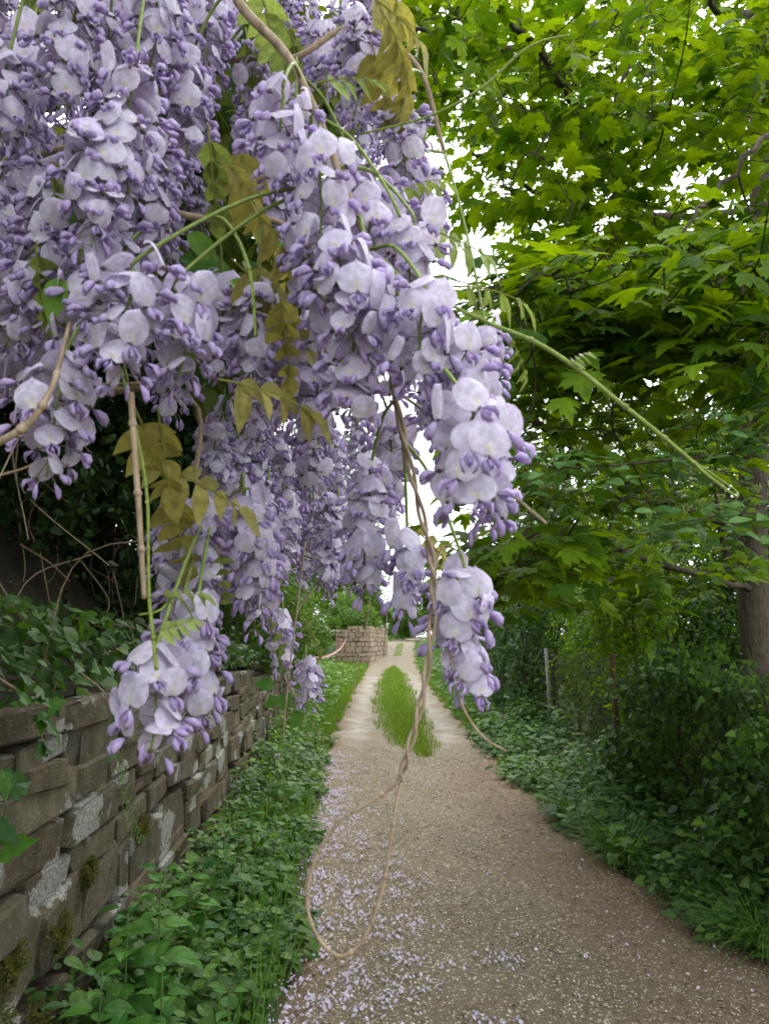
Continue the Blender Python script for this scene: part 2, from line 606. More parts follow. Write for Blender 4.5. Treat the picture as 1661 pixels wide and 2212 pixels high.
MAPLE = fan([(.10, -.07), (.34, -.12), (.27, .02), (.40, .06), (.58, .28), (.45, .30), (.44, .44), (.22, .38),
             (.25, .60), (.15, .63), (.10, .80)], (0, .24), droop=.28, fold=.10)
MAPLE_FLAT = fan([(.12, -.07), (.32, -.10), (.30, .04), (.46, .10), (.54, .30), (.40, .31), (.40, .48), (.20, .40),
                  (.26, .66), (.13, .66), (.07, .85)], (0, .24), droop=.5, fold=-.05)
IVY = fan([(.20, -.12), (.40, -.06), (.48, .14), (.30, .26), (.36, .48), (.18, .62)], (0, .2), droop=.15, fold=.12)
OVAL = fan([(.22, .18), (.30, .45), (.18, .78)], (0, .45), droop=.18, fold=.18)
ROUND = fan([(.26, -.06), (.46, .16), (.48, .5), (.28, .84)], (0, .38), droop=.2, fold=.1)
DIAMOND = (np.array([(0, 0, 0), (.3, .45, .05), (0, 1, -.05), (-.3, .45, .05)], float), np.array([(0, 1, 2), (0, 2, 3)]))
NETTLE = fan([(.14, .02), (.24, .10), (.27, .10), (.29, .20), (.34, .22), (.32, .31), (.36, .35), (.31, .42), (.33, .48),
              (.26, .55), (.27, .62), (.19, .68), (.19, .75), (.11, .81), (.10, .88)], (0, .35), droop=.35, fold=.22)
LEAFLET = fan([(.10, .04), (.20, .20), (.24, .42), (.19, .62), (.09, .82)], (0, .4), droop=.3, fold=.28, cup=.03)
BRAMBLE = fan([(.18, .0), (.30, .12), (.33, .15), (.36, .28), (.40, .32), (.36, .46), (.36, .53), (.27, .64), (.25, .71),
               (.12, .84)], (0, .4), droop=.25, fold=.2)


def blade_template(seg=3, w=.035, bend=.35):
    V, T = [], []
    for i in range(seg + 1):
        t = i / seg
        ww = w * (1 - t ** 1.5)
        y, z = math.sin(bend * t * 1.6) / (bend * 1.6) if bend else t, bend * t * t
        V += [(-ww, y, -z), (ww, y, -z)] if i < seg else [(0, y, -z)]
    for i in range(seg):
        a = 2 * i
        T += [(a, a + 1, a + 3), (a, a + 3, a + 2)] if i < seg - 1 else [(a, a + 1, a + 2)]
    return np.array(V, float), np.array(T)


BLADE, BLADE2 = blade_template(), blade_template(3, .03, .7)


def leaf_mesh(name, tmpl, col, mat, petiole=0.0):
    mb = Mesher()
    mb.add(tmpl[0], tmpl[1], np.asarray(col, float))
    if petiole:
        mb.tube([(0, 0, 0), (0, -petiole * .5, .02), (0, -petiole, .06)], .008, np.asarray(col) * 1.2, 3)
    return mb.mesh(name, mat)


# ==================================================================  THE SETTING
def grid_sheet(xs, ys, zf, col, name, mat, smooth=True):
    X, Y = np.meshgrid(xs, ys)
    Z = zf(X, Y)
    V = np.column_stack([X.ravel(), Y.ravel(), Z.ravel()])
    nx, ny = len(xs), len(ys)
    i, j = np.meshgrid(np.arange(nx - 1), np.arange(ny - 1))
    a = (j * nx + i).ravel()
    T = np.vstack([np.column_stack([a, a + 1, a + nx + 1]), np.column_stack([a, a + nx + 1, a + nx])])
    mb = Mesher()
    mb.add(V, T, col)
    o = mb.build(name, mat, smooth=smooth)
    o['kind'] = 'structure'
    return o


def ground_z(X, Y):
    L, R = lanes(Y)
    z = gz(Y) - .03
    z = z + .05 * np.sin(X * 1.3 + Y * .7) * np.clip(np.minimum(np.abs(X - L), np.abs(X - R)), 0, 1) * ((X < L) | (X > R))
    return z


xs = np.concatenate([[-900, -300, -120, -60, -30, -15], np.arange(-8, 12.1, .5), [15, 20, 30, 60, 120, 300, 900]])
ys = np.concatenate([[-400, -100, -30, -10], np.arange(-4, 40, .5), np.arange(40, 100, 3), [120, 160, 250, 500, 1500]])
grid_sheet(xs, ys, ground_z, (.05, .06, .02), 'ground', MAT['ground'])

# bank of earth held up behind the wall, steepened to block sky light there
def bank_z(X, Y):
    return (gz(Y) + np.interp(Y, [-3, 9, 16, 26, 34, 41], [1.28, 1.22, 1.0, .7, .5, -.1]) + .08 * np.sin(X * 2.1 + Y * 1.3)
            + np.clip(-1.55 - X, 0, 2.2) * np.interp(Y, [-3, 8, 12, 16], [1.7, 1.6, .8, .25]) + np.clip(-3.75 - X, 0, 6) * .15)


grid_sheet(np.concatenate([[-40, -20, -12], np.arange(-8, -1.19, .4), [-1.16]]), np.arange(-3, 42, .6),
           bank_z,
           (.04, .03, .02), 'earth_bank', MAT['soil'])

# the lane: near end mixed aggregate, two pale wheel tracks further on
def build_lane():
    ysl = np.concatenate([np.arange(-4, 14, .25), np.arange(14, 44, .5), np.arange(44, 95, 1.5)])
    nu = 24
    V, C = [], []
    for y in ysl:
        L, R = lanes(y)
        L = L + .05 * math.sin(y * 2.3) + .03 * math.sin(y * 5.1)
        R = R + .06 * math.sin(y * 1.9 + 1) + .03 * math.sin(y * 4.3)
        for u in np.linspace(0, 1, nu):
            x = L + (R - L) * u
            e = min(u, 1 - u)
            rut = -.02 * (math.exp(-((u - .2) / .09) ** 2) + math.exp(-((u - .78) / .09) ** 2))
            V.append((x, y, gz(y) + .004 + rut * min(1, max(0, (y - 2) / 6)) + .012 * math.sin(x * 5 + y * 3.1) * .4 - (.02 if e < .02 else 0)))
            lit = .5 * max(0, 1 - e / .13) + .30 * max(0, min(1, (u - .45) / .3)) * (y < 10)
            far = np.interp(y, [6, 9, 13, 30, 38], [-.3, .1, .55, .5, -.1])
            track = math.exp(-((u - .17) / .17) ** 2) + math.exp(-((u - .8) / .17) ** 2)
            C.append((lit, far * track, 0))
    k = len(ysl)
    i, j = np.meshgrid(np.arange(nu - 1), np.arange(k - 1))
    a = (j * nu + i).ravel()
    T = np.vstack([np.column_stack([a, a + 1, a + nu + 1]), np.column_stack([a, a + nu + 1, a + nu])])
    mb = Mesher()
    mb.add(V, T, np.array(C))
    o = mb.build('lane', MAT['lane'], smooth=True)
    o['kind'] = 'structure'
    o['label'] = 'gravel lane with two wheel tracks curving away'


build_lane()


# ==================================================================  STONE WALL
def stone_variant(i, n=4):
    r = random.Random(100 + i)
    g = np.array([-.5, -.5 + r.uniform(.05, .12), .5 - r.uniform(.05, .12), .5])
    V = []
    corner = {(a, b): (r.uniform(-.09, .09), r.uniform(-.13, .13)) for a in (0, 1) for b in (0, 1)}

    def warp(u, v):
        a, b = u + .5, v + .5
        du = sum(corner[(p, q)][0] * (a if p else 1 - a) * (b if q else 1 - b) for p in (0, 1) for q in (0, 1))
        dv = sum(corner[(p, q)][1] * (a if p else 1 - a) * (b if q else 1 - b) for p in (0, 1) for q in (0, 1))
        return u + du, v + dv
    for b in range(n):
        for a in range(n):
            u, v = warp(g[a], g[b])
            rim = max(abs(g[a]), abs(g[b])) > .45
            cor = abs(g[a]) > .45 and abs(g[b]) > .45
            x = .5 + r.uniform(-.05, .05) - (.045 * r.uniform(.4, 1.8) if rim else 0) - (.05 if cor else 0)
            s = .93 if cor else 1
            V.append((x, u * s + r.uniform(-.025, .025), v * s + r.uniform(-.04, .04)))
    ring = [(a, 0) for a in range(n)] + [(n - 1, b) for b in range(1, n)] + [(a, n - 1) for a in range(n - 2, -1, -1)] + [(0, b) for b in range(n - 2, 0, -1)]
    base = len(V)
    for a, b in ring:
        u, v = warp(g[a], g[b])
        V.append((-.5, u * .98, v * .98))
    T = []
    for b in range(n - 1):
        for a in range(n - 1):
            q = b * n + a
            T += [(q, q + 1, q + n + 1), (q, q + n + 1, q + n)]
    m = len(ring)
    dup0 = len(V)
    V += [V[b * n + a] for a, b in ring]                  # own vertices keep the arris hard
    for k in range(m):
        p, q = dup0 + k, dup0 + (k + 1) % m
        T += [(p, base + k, base + (k + 1) % m), (p, base + (k + 1) % m, q)]
    return np.array(V), np.array(T)


STONES = [stone_variant(i) for i in range(14)]
STONE_MESH = []
for i, (v, t) in enumerate(STONES):
    mb = Mesher()
    mb.add(v, t, (.2, .17, .13))
    STONE_MESH.append(mb.mesh('stone_shape', MAT['stone']))


def wall_top(y):
    return np.interp(y, [0, 2, 3, 6, 9, 12, 18, 26, 34], [1.38, 1.40, 1.40, 1.32, 1.24, 1.10, .80, .55, .4]) + gz(y)


def build_wall():
    w = thing('dry_stone_wall', 'long lichen-spotted dry stone wall holding back the overgrown bank', 'wall', (-1.2, 5, 0))
    # dark core behind the joints
    yy = np.arange(0.2, 34.1, .7)
    V, T = [], []
    for y in yy:
        t = float(wall_top(y)) - .05
        V += [(-1.115, y, -.1), (-1.17, y, t), (-1.5, y, t), (-1.5, y, -.1)]
    for i in range(len(yy) - 1):
        a = 4 * i
        for k in range(3):
            T += [(a + k, a + k + 4, a + k + 5), (a + k, a + k + 5, a + k + 1)]
    T += [(0, 1, 2), (0, 2, 3)]
    e = 4 * (len(yy) - 1)
    T += [(e, e + 2, e + 1), (e, e + 3, e + 2)]
    mb = Mesher()
    mb.add(V, T, (.03, .03, .02))
    mb.build('core', MAT['core'], w)
    r = random.Random(5)
    rest = Mesher()
    z0, course, cand = -.04, 0, []
    while z0 < 1.42:
        h = r.uniform(.17, .25) if z0 < .5 else r.uniform(.10, .20)
        ph = r.uniform(0, 6)
        y = .9 - r.uniform(0, .4)
        while y < 33.5:
            L = r.uniform(.26, .68) if r.random() > .2 else r.uniform(.10, .22)
            if z0 < .5:
                L *= 1.15
            wav = .022 * math.sin(y * 1.1 + ph) + .012 * math.sin(y * 3.1 + ph * 2) + float(gz(y)) - .02 * y * 0
            top = float(wall_top(y + L / 2)) + r.uniform(-.06, .05)
            zc = z0 + h / 2 + wav
            if zc + h * .35 < top:
                pieces = [(zc, h)]
                if r.random() < .13 and h > .13:
                    s = r.uniform(.4, .6)
                    pieces = [(zc - h / 2 + h * s / 2, h * s), (zc + h / 2 - h * (1 - s) / 2, h * (1 - s))]
                for zz, hh in pieces:
                    cand.append((y + L / 2, zz, L, hh, r.uniform(-.014, .014), r.uniform(-.03, .03), r.uniform(-.04, .04)))
            y += L
        z0 += h
    P = np.array([(-1.09, c[0], c[1]) for c in cand])
    px, py, pz = project(P)
    seen = (px > -40) & (px < 400) & (py < 1060)
    size = np.array([c[2] * c[3] for c in cand]) / np.maximum(P[:, 1], .5) ** 3
    order = [i for i in np.argsort(-size) if seen[i]]
    keep = set(order[:300])
    for i, (yc, zz, L, hh, dx, rz, rx) in enumerate(cand):
        D = .26
        batter = -.05 * (zz / 1.35)
        R = np.array(Matrix.Rotation(rz, 3, 'Z') @ Matrix.Rotation(rx, 3, 'X')) @ np.diag([D, L * .985, hh * .975])
        loc = (-1.02 - D / 2 + dx + batter, yc, zz)
        k = r.randrange(len(STONES))
        if i in keep:
            o = place('stone', STONE_MESH[k], R, loc, w)
        else:
            rest.add(STONES[k][0] @ R.T + np.array(loc), STONES[k][1], (.2, .17, .13))
    rest.build('far_stones', MAT['stone'], w, kind='stuff')
    return w


build_wall()


# ==================================================================  FAR WALL AND OTHER DISTANT THINGS
def build_pier():
    base = np.array([.62, 38.0, float(gz(38)) - .1])
    w = thing('stone_pier', 'pale squared stone wall end standing beside the bend of the lane', 'wall', tuple(base))
    mb = Mesher()

    def box(lo, hi, c=(.3, .24, .18)):
        x0, y0, z0 = lo
        x1, y1, z1 = hi
        V = [(x0, y0, z0), (x1, y0, z0), (x1, y1, z0), (x0, y1, z0), (x0, y0, z1), (x1, y0, z1), (x1, y1, z1), (x0, y1, z1)]
        T = [(0, 2, 1), (0, 3, 2), (4, 5, 6), (4, 6, 7), (0, 1, 5), (0, 5, 4), (1, 2, 6), (1, 6, 5), (2, 3, 7), (2, 7, 6), (3, 0, 4), (3, 4, 7)]
        return np.array(V, float), np.array(T)
    x0, y0, z0 = base
    foot = [(x0 - 1.05, y0 + .06), (x0 + .55, y0 + .06), (x0 + 1.85, y0 + 8), (x0 - 1.05, y0 + 8)]
    V = [(x, y, z0) for x, y in foot] + [(x, y, z0 + 1.72) for x, y in foot]
    T = [(4, 5, 6), (4, 6, 7)]
    for k in range(4):
        T += [(k, (k + 1) % 4, (k + 1) % 4 + 4), (k, (k + 1) % 4 + 4, k + 4)]
    mb.add(V, T, (.1, .08, .06))
    mb.build('core', MAT['core'], w)
    r = random.Random(11)
    meshes = []
    for k in range(6):
        rr = random.Random(k)
        v, t = box((-.5, -.5, -.5), (.5, .5, .5))
        v = v + np.array([[rr.uniform(-.06, .06), rr.uniform(-.06, .06), rr.uniform(-.11, .11)] for _ in range(8)])
        m_ = Mesher()
        m_.add(v, t, (.3, .24, .18))
        meshes.append(m_.mesh('pier_stone', MAT['far_stone']))
    z = 0
    top = False
    while not top:
        h = r.uniform(.13, .27)
        top = z > 1.7
        x = -1.08
        while x < .5:                                   # front face
            L = min(r.uniform(.22, .55), .62 - x)
            if not top or r.random() < .6:
                place('stone', meshes[r.randrange(6)], np.diag([L * .92, .2, h * .86]), base + (x + L / 2, .02 + r.uniform(-.02, .02), z + h / 2), w)
            x += L
        y, ang = .12, -math.atan2(1.3, 8)
        rot = np.array(Matrix.Rotation(ang, 3, 'Z'))
        while y < 8:                                     # face along the lane, turning with the bend
            L = r.uniform(.35, .8)
            if not top or r.random() < .6:
                place('stone', meshes[r.randrange(6)], rot @ np.diag([.2, L * .92, h * .86]), base + (.53 + (y + L / 2) * 1.3 / 8 + r.uniform(-.02, .02), y + L / 2, z + h / 2), w)
            y += L
        z += h
    return w


build_pier()

# red and white barrier tape hanging from the pier
def build_tape():
    mb = Mesher()
    z = float(gz(36))
    pts = catmull([(.1, 37.75, z + 1.6), (.02, 37.3, z + 1.2), (-.25, 36.5, z + .8), (-.8, 35.6, z + .5), (-1.45, 35.0, z + .45), (-2.0, 34.8, z + .62)], 14)
    n = len(pts)
    for i in range(n - 1):
        a, b = pts[i], pts[i + 1]
        h = np.array([0, .02, .055])
        c = (.65, .09, .06) if i % 2 else (.75, .72, .70)
        mb.add([a - h, b - h, b + h, a + h], [(0, 1, 2), (0, 2, 3)], c)
    o = mb.build('barrier_tape', MAT['plain'], origin=(.1, 37.75, z + 1.6))
    tag(o, 'red and white striped barrier tape drooping from the pale stone pier', 'tape')


build_tape()


def build_railing():
    base = (2.75, 19.0, 0.0)
    w = thing('railing', 'pale metal handrail standing in the grass beside the lane', 'railing', base)
    ps = [(2.75, 19.0), (2.98, 22.0), (3.3, 25.5), (3.7, 29)]
    for x, y in ps:
        mb = Mesher()
        mb.tube([(x, y, -.1), (x, y, 1.0)], .03, (.5, .5, .5), 8)
        mb.build('post', MAT['metal'], w)
    mb = Mesher()
    mb.tube([(x, y, 1.0) for x, y in ps], .028, (.5, .5, .5), 8)
    mb.build('rail', MAT['metal'], w)


build_railing()


# ==================================================================  FOLIAGE HELPERS
def blob_points(n, c, r, shell=.45, seed=0, lumps=7):
    """Points in an uneven, clumped ellipsoid."""
    rg = np.random.default_rng(seed)
    c, r = np.asarray(c, float), np.asarray(r, float)
    lc = unit(rg.normal(size=(lumps * 6, 3))) * rg.uniform(.35, 1.0, (lumps * 6, 1)) ** .6
    lr = rg.uniform(.18, .42, lumps * 6)
    k = rg.integers(0, len(lc), n)
    d = unit(rg.normal(size=(n, 3)))
    rad = rg.uniform(0, 1, n) ** shell
    p = lc[k] + d * (lr[k] * rad)[:, None]
    return c + p * r, d


def crown(n, c, r, tmpl, size, ca, cb, mat, name='crown', parent=None, seed=0, lumps=7, up=.9, shell=.4, kind=None):
    P, d = blob_points(n, c, r, shell, seed, lumps)
    P = P[P[:, 2] > .02]
    n = len(P)
    d = d[:n]
    nrm = unit(d * .7 + np.array([0, 0, up]) + RNG.normal(scale=.35, size=(n, 3)))
    tip = unit(RNG.normal(size=(n, 3)) + np.array([0, 0, -.5]) + d * .5)
    s = size * RNG.uniform(.65, 1.3, n)
    mb = Mesher()
    mb.scatter(tmpl, frames(tip, nrm, s), P, mixcol(ca, cb, RNG.uniform(0, 1, n) ** 1.3))
    return mb.build(name, mat, parent, kind=kind)


def tree(name, label, cat, base, height, blobs, tmpl, size, ca, cb, mat, trunk_r=.12, bark='dark_bark', group=None, seed=1, up=.9):
    """blobs: list of (centre, radii, leaf count). One crown mesh, a trunk and a limb to every blob."""
    base = np.asarray(base, float)
    t = thing(name, label, cat, tuple(base), group)
    mb = Mesher()
    top = base + np.array([0, 0, height])
    lean = np.array([random.uniform(-.3, .3), random.uniform(-.3, .3), 0]) * height * .08
    mb.tube([base - (0, 0, .15), base * .6 + top * .4 + lean, top + lean * .5], [trunk_r * 1.25, trunk_r, trunk_r * .35], (.06, .05, .04), 8, smooth=4)
    mb.build('trunk', MAT[bark], t, smooth=True)
    P, D = [], []
    for i, (c, r, n) in enumerate(blobs):
        lb = Mesher()
        c, r = np.asarray(c, float), np.asarray(r, float)
        f = np.clip((c[2] - base[2]) / max(height, .1) * .75, .15, .95)
        s0 = base + (top - base) * f + lean * .5
        mid = (s0 + c) / 2 + np.array([0, 0, .12 * np.linalg.norm(c - s0)])
        lb.tube([s0, mid, c], [trunk_r * .5, trunk_r * .3, trunk_r * .12], (.06, .05, .04), 5, smooth=4)
        for k in range(7):
            e = c + unit(RNG.normal(size=3)) * r * .75
            lb.tube([mid * .4 + c * .6, (c + e) / 2 + RNG.normal(scale=.05, size=3), e], [trunk_r * .16, trunk_r * .05], (.06, .05, .04), 4, smooth=3)
        lb.build('limb', MAT[bark], t, smooth=True)
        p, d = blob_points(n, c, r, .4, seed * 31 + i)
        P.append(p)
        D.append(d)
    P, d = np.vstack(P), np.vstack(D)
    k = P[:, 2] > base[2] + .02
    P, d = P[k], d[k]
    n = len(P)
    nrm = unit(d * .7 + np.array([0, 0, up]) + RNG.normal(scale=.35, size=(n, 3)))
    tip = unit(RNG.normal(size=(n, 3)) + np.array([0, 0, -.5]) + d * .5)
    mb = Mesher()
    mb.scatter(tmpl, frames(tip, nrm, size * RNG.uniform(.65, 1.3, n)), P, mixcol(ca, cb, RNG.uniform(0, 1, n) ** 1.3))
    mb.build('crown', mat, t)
    return t


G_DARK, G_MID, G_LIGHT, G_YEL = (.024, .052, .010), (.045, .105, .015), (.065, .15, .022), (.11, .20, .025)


# ==================================================================  MAPLE
def build_maple():
    base = np.array([4.25, 8.0, 0])
    t = thing('maple_tree', 'tall maple with grey-brown trunk and lobed leaves reaching over the lane', 'tree', tuple(base))
    mb = Mesher()
    tp = [base - (0, 0, .2), base + (.02, 0, .25), at(1636, 1500, 8), at(1625, 1200, 8), at(1632, 800, 8), at(1645, 500, 8), at(1640, 100, 8.1), at(1630, -500, 8.2)]
    mb.tube(tp, [.27, .19, .165, .155, .15, .14, .12, .07], (.08, .06, .05), 14, smooth=6)
    mb.build('trunk', MAT['bark'], t, smooth=True)
    limbs = [
        ([at(1635, 850, 8), at(1540, 700, 7.2), at(1415, 515, 6), at(1340, 395, 5.4), at(1275, 300, 5), at(1235, 215, 4.6), at(1180, 130, 4.3), at(1075, 20, 4)], .06),
        ([at(1300, 330, 5.1), at(1330, 215, 5), at(1380, 90, 5), at(1400, -60, 5)], .022),
        ([at(1640, 350, 8), at(1661, 60, 6), at(1560, 30, 5), at(1520, -60, 4.5)], .05),
        ([at(1760, 220, 2.8), at(1661, 290, 2.7), at(1550, 410, 2.65), at(1480, 490, 2.6), at(1405, 600, 2.55)], .013),
        ([at(1640, 950, 8), at(1760, 600, 6), at(1860, 330, 4.2), at(1760, 220, 2.8)], .05),
        ([at(1630, 1150, 8), at(1450, 1090, 6.6), at(1300, 1010, 5.4), at(1150, 900, 4.4), at(1080, 860, 4.0)], .045),
        ([at(1630, 1280, 8), at(1470, 1230, 7), at(1300, 1180, 6), at(1140, 1190, 5.2), at(1050, 1220, 4.8)], .04),
        ([at(1640, 680, 8), at(1560, 760, 6.5), at(1380, 780, 5), at(1230, 720, 4), at(1100, 660, 3.4)], .045),
        ([at(1640, 600, 8), at(1520, 620, 6), at(1400, 640, 4.2), at(1250, 610, 3.3)], .04),
        ([at(1640, 250, 8), at(1400, 230, 6.6), at(1180, 130, 5.6), at(1000, 90, 5.0), at(880, 60, 4.6)], .045),
        ([at(1640, 450, 8), at(1400, 470, 6.6), at(1180, 420, 5.8), at(1020, 330, 5.4)], .04),
        ([at(1640, -100, 8), at(1400, -150, 6), at(1100, -200, 5), at(850, -120, 4.6)], .05),
        ([at(1640, 900, 8), at(1680, 860, 5.5), at(1640, 800, 3.6), at(1520, 790, 2.9)], .035),
        ([at(1650, 1350, 8), at(1560, 1160, 7.9), at(1545, 960, 7.8)], .05),
    ]
    allp = []
    for pts, r in limbs:
        mb = Mesher()
        c = catmull(pts, 6)
        c[1:-1] += RNG.normal(scale=.012, size=(len(c) - 2, 3))
        mb.tube(c, [r, r * .7, r * .25], (.06, .05, .04), 6)
        mb.build('limb', MAT['bark'], t, smooth=True)
        allp.append(c[len(c) // 4:])
    allp = np.vstack(allp)
    gaps = [[(885, 215), (950, 225), (985, 300), (975, 390), (925, 380)], [(960, 470), (1030, 440), (1090, 470), (1090, 590), (1010, 620), (960, 600)],
            [(930, 1030), (1060, 1020), (1090, 1080), (1050, 1170), (940, 1180)]]
    up_poly = [(800, -120), (1800, -120), (1800, 700), (1250, 640), (1120, 560), (1020, 450), (960, 420), (950, 300), (905, 210), (850, 170)]
    lo_poly = [(1030, 640), (1130, 590), (1400, 560), (1760, 450), (1760, 900), (1600, 1010), (1380, 1120), (1260, 1240), (1150, 1320), (1010, 1240), (1090, 1120), (1085, 900), (1075, 760)]
    mid_poly = [(1060, 700), (1661, 600), (1661, 1250), (1300, 1330), (1120, 1280), (1150, 1100)]
    clumps = []
    for poly, n, d0, d1, lo in ((up_poly, 330, 3.6, 6.0, 0), (up_poly, 320, 6.0, 11.0, 0), (lo_poly, 170, 2.7, 4.4, 1), (lo_poly, 120, 4.2, 6.0, 1), (mid_poly, 220, 6.0, 9.5, 1)):
        X, Y = sample_poly(poly, n, gaps + ([[(1060, 900), (1700, 760), (1700, 1230), (1300, 1200), (1080, 1060)]] if d1 < 5 else []))
        for x, y in zip(X, Y):
            clumps.append((at(x, y, RNG.uniform(d0, d1)), lo))
    # a spray reaching nearest to the lane, tops turned to the sky
    for x, y, d in ((1440, 650, 2.5), (1560, 600, 2.5), (1330, 600, 2.7), (1230, 640, 2.9), (1640, 560, 2.5), (1500, 560, 2.6), (1180, 730, 3.0), (1090, 800, 3.2), (1600, 780, 2.6),
                    (1150, 950, 3.2), (1250, 930, 3.3), (1370, 1010, 3.3), (1120, 620, 3.2), (1480, 90, 3.2), (1220, 420, 3.6), (1250, 30, 3.4), (1560, 730, 2.7), (1300, 760, 3.0)):
        clumps.append((at(x, y, d), 2))
    twigs = Mesher()
    LP, LM, LC, LS = [], [], [], []
    clumps.sort(key=lambda q: ((allp - q[0]) ** 2).sum(1).min())
    for c, lo in clumps:
        j = np.argmin(((allp - c) ** 2).sum(1))
        s = allp[j]
        o = unit(c - s) * np.array([1, 1, .25]) + np.array([-.25, -.35, 0]) + RNG.normal(scale=.25, size=3) * np.array([1, 1, .2])
        o = unit(o)
        mid = (s + c) / 2 + RNG.normal(scale=.05, size=3) + np.array([0, 0, .05])
        tw = catmull([s, mid, c, c + o * .28], 4)
        twigs.tube(tw, [.006, .0025], (.06, .05, .04), 3, cap=False)
        allp = np.vstack([allp, tw[2::3]])
        side = unit(np.cross(o, [0, 0, 1]))
        m = int(RNG.integers(9, 16))
        for q in range(m):
            a = RNG.uniform(-.28, .30)
            sg = 1 if q % 2 else -1
            lat = RNG.uniform(.03, .24) * sg
            p = c + o * a + side * lat + np.array([0, 0, RNG.normal(scale=.045)])
            ang = sg * RNG.uniform(.2, 1.5)
            dr = o * math.cos(ang) + side * math.sin(ang)
            droop = RNG.uniform(.1, .55) if lo else RNG.uniform(.15, .8)
            dr = unit(dr + np.array([0, 0, -droop]))
            nr = np.array([0, 0, 1.0]) + RNG.normal(scale=.28 if lo else .38, size=3)
            if lo:
                nr = nr + np.array([-.12, -.34, 0])
            LP.append(p); LM.append((dr, nr)); LS.append(.138 * RNG.uniform(.62, 1.2))
            LC.append(RNG.uniform(0, 1))
    LP = np.array(LP)
    Mx = frames(np.array([q[0] for q in LM]), np.array([q[1] for q in LM]), np.array(LS))
    ca, cb = (.042, .108, .008), (.185, .305, .012)
    cols = mixcol(ca, cb, np.array(LC) ** 1.2)
    px, py, z = project(LP)
    vis = (px > 390) & (px < 770) & (py > -10) & (py < 640) & (z > .5)
    score = np.where(vis, np.array(LS) / z, 0)
    big = np.argsort(-score)[:300]
    isbig = np.zeros(len(LP), bool)
    isbig[big] = True
    variants = []
    for k in range(8):
        variants.append(leaf_mesh('maple_leaf', MAPLE if k % 2 else MAPLE_FLAT, mixcol(ca, cb, [(k + .5) / 8])[0], MAT['maple'], petiole=.55))
    for i in big:
        place('leaf', variants[min(7, int(LC[i] ** 1.2 * 8))], Mx[i], LP[i], t)
    mb = Mesher()
    half = RNG.uniform(size=len(LP)) < .5
    for tm, kk in ((MAPLE, half), (MAPLE_FLAT, ~half)):
        q = kk & ~isbig
        mb.scatter(tm, Mx[q], LP[q], cols[q])
    mb.build('crown', MAT['maple'], t, kind='stuff')
    twigs.build('twigs', MAT['dark_bark'], t, kind='stuff')
    return t


build_maple()


# ==================================================================  WISTERIA
def petal_grid(w, h, nu, nv, back, curl, tip=.0):
    V, T, UV = [], [], []
    for j in range(nv + 1):
        v = j / nv
        th = math.pi * (.10 + .86 * v)
        hw = w / 2 * math.sin(th) ** .85
        zz = h * (math.cos(.10 * math.pi) - math.cos(th)) / 2
        for i in range(nu + 1):
            u = 2 * i / nu - 1
            x = u * hw
            z = zz - abs(u) ** 3 * h * .05 + (tip if abs(u) < .1 and j == nv else 0)
            y = -back * v * v * h - curl * u * u * w * (.35 + .65 * v)
            V.append((x, y, z))
            UV.append((u, v))
    for j in range(nv):
        for i in range(nu):
            a = j * (nu + 1) + i
            T += [(a, a + 1, a + nu + 2), (a, a + nu + 2, a + nu + 1)]
    return np.array(V), np.array(T), np.array(UV)


def spindle(P, R, flat=.7, sides=5):
    P = np.asarray(P, float)
    V, T = [P[0]], []
    t = unit(P[-1] - P[0])
    u = np.array([1.0, 0, 0])
    w = np.cross(t, u)
    for k in range(1, len(P) - 1):
        for j in range(sides):
            a = 2 * math.pi * j / sides
            V.append(P[k] + R[k] * (flat * math.cos(a) * u + math.sin(a) * w))
    V.append(P[-1])
    for j in range(sides):
        T.append((0, 1 + (j + 1) % sides, 1 + j))
    for k in range(len(P) - 3):
        for j in range(sides):
            a, b = 1 + k * sides + j, 1 + k * sides + (j + 1) % sides
            T += [(a, b, b + sides), (a, b + sides, a + sides)]
    e = len(V) - 1
    s = e - sides
    for j in range(sides):
        T.append((s + j, s + (j + 1) % sides, e))
    return np.array(V), np.array(T)


BANNER_PALE, BANNER_LILAC, WING, WING_DEEP = np.array((.69, .64, .745)), np.array((.57, .49, .71)), np.array((.53, .42, .68)), np.array((.43, .30, .60))
CALYX = np.array((.20, .15, .16))


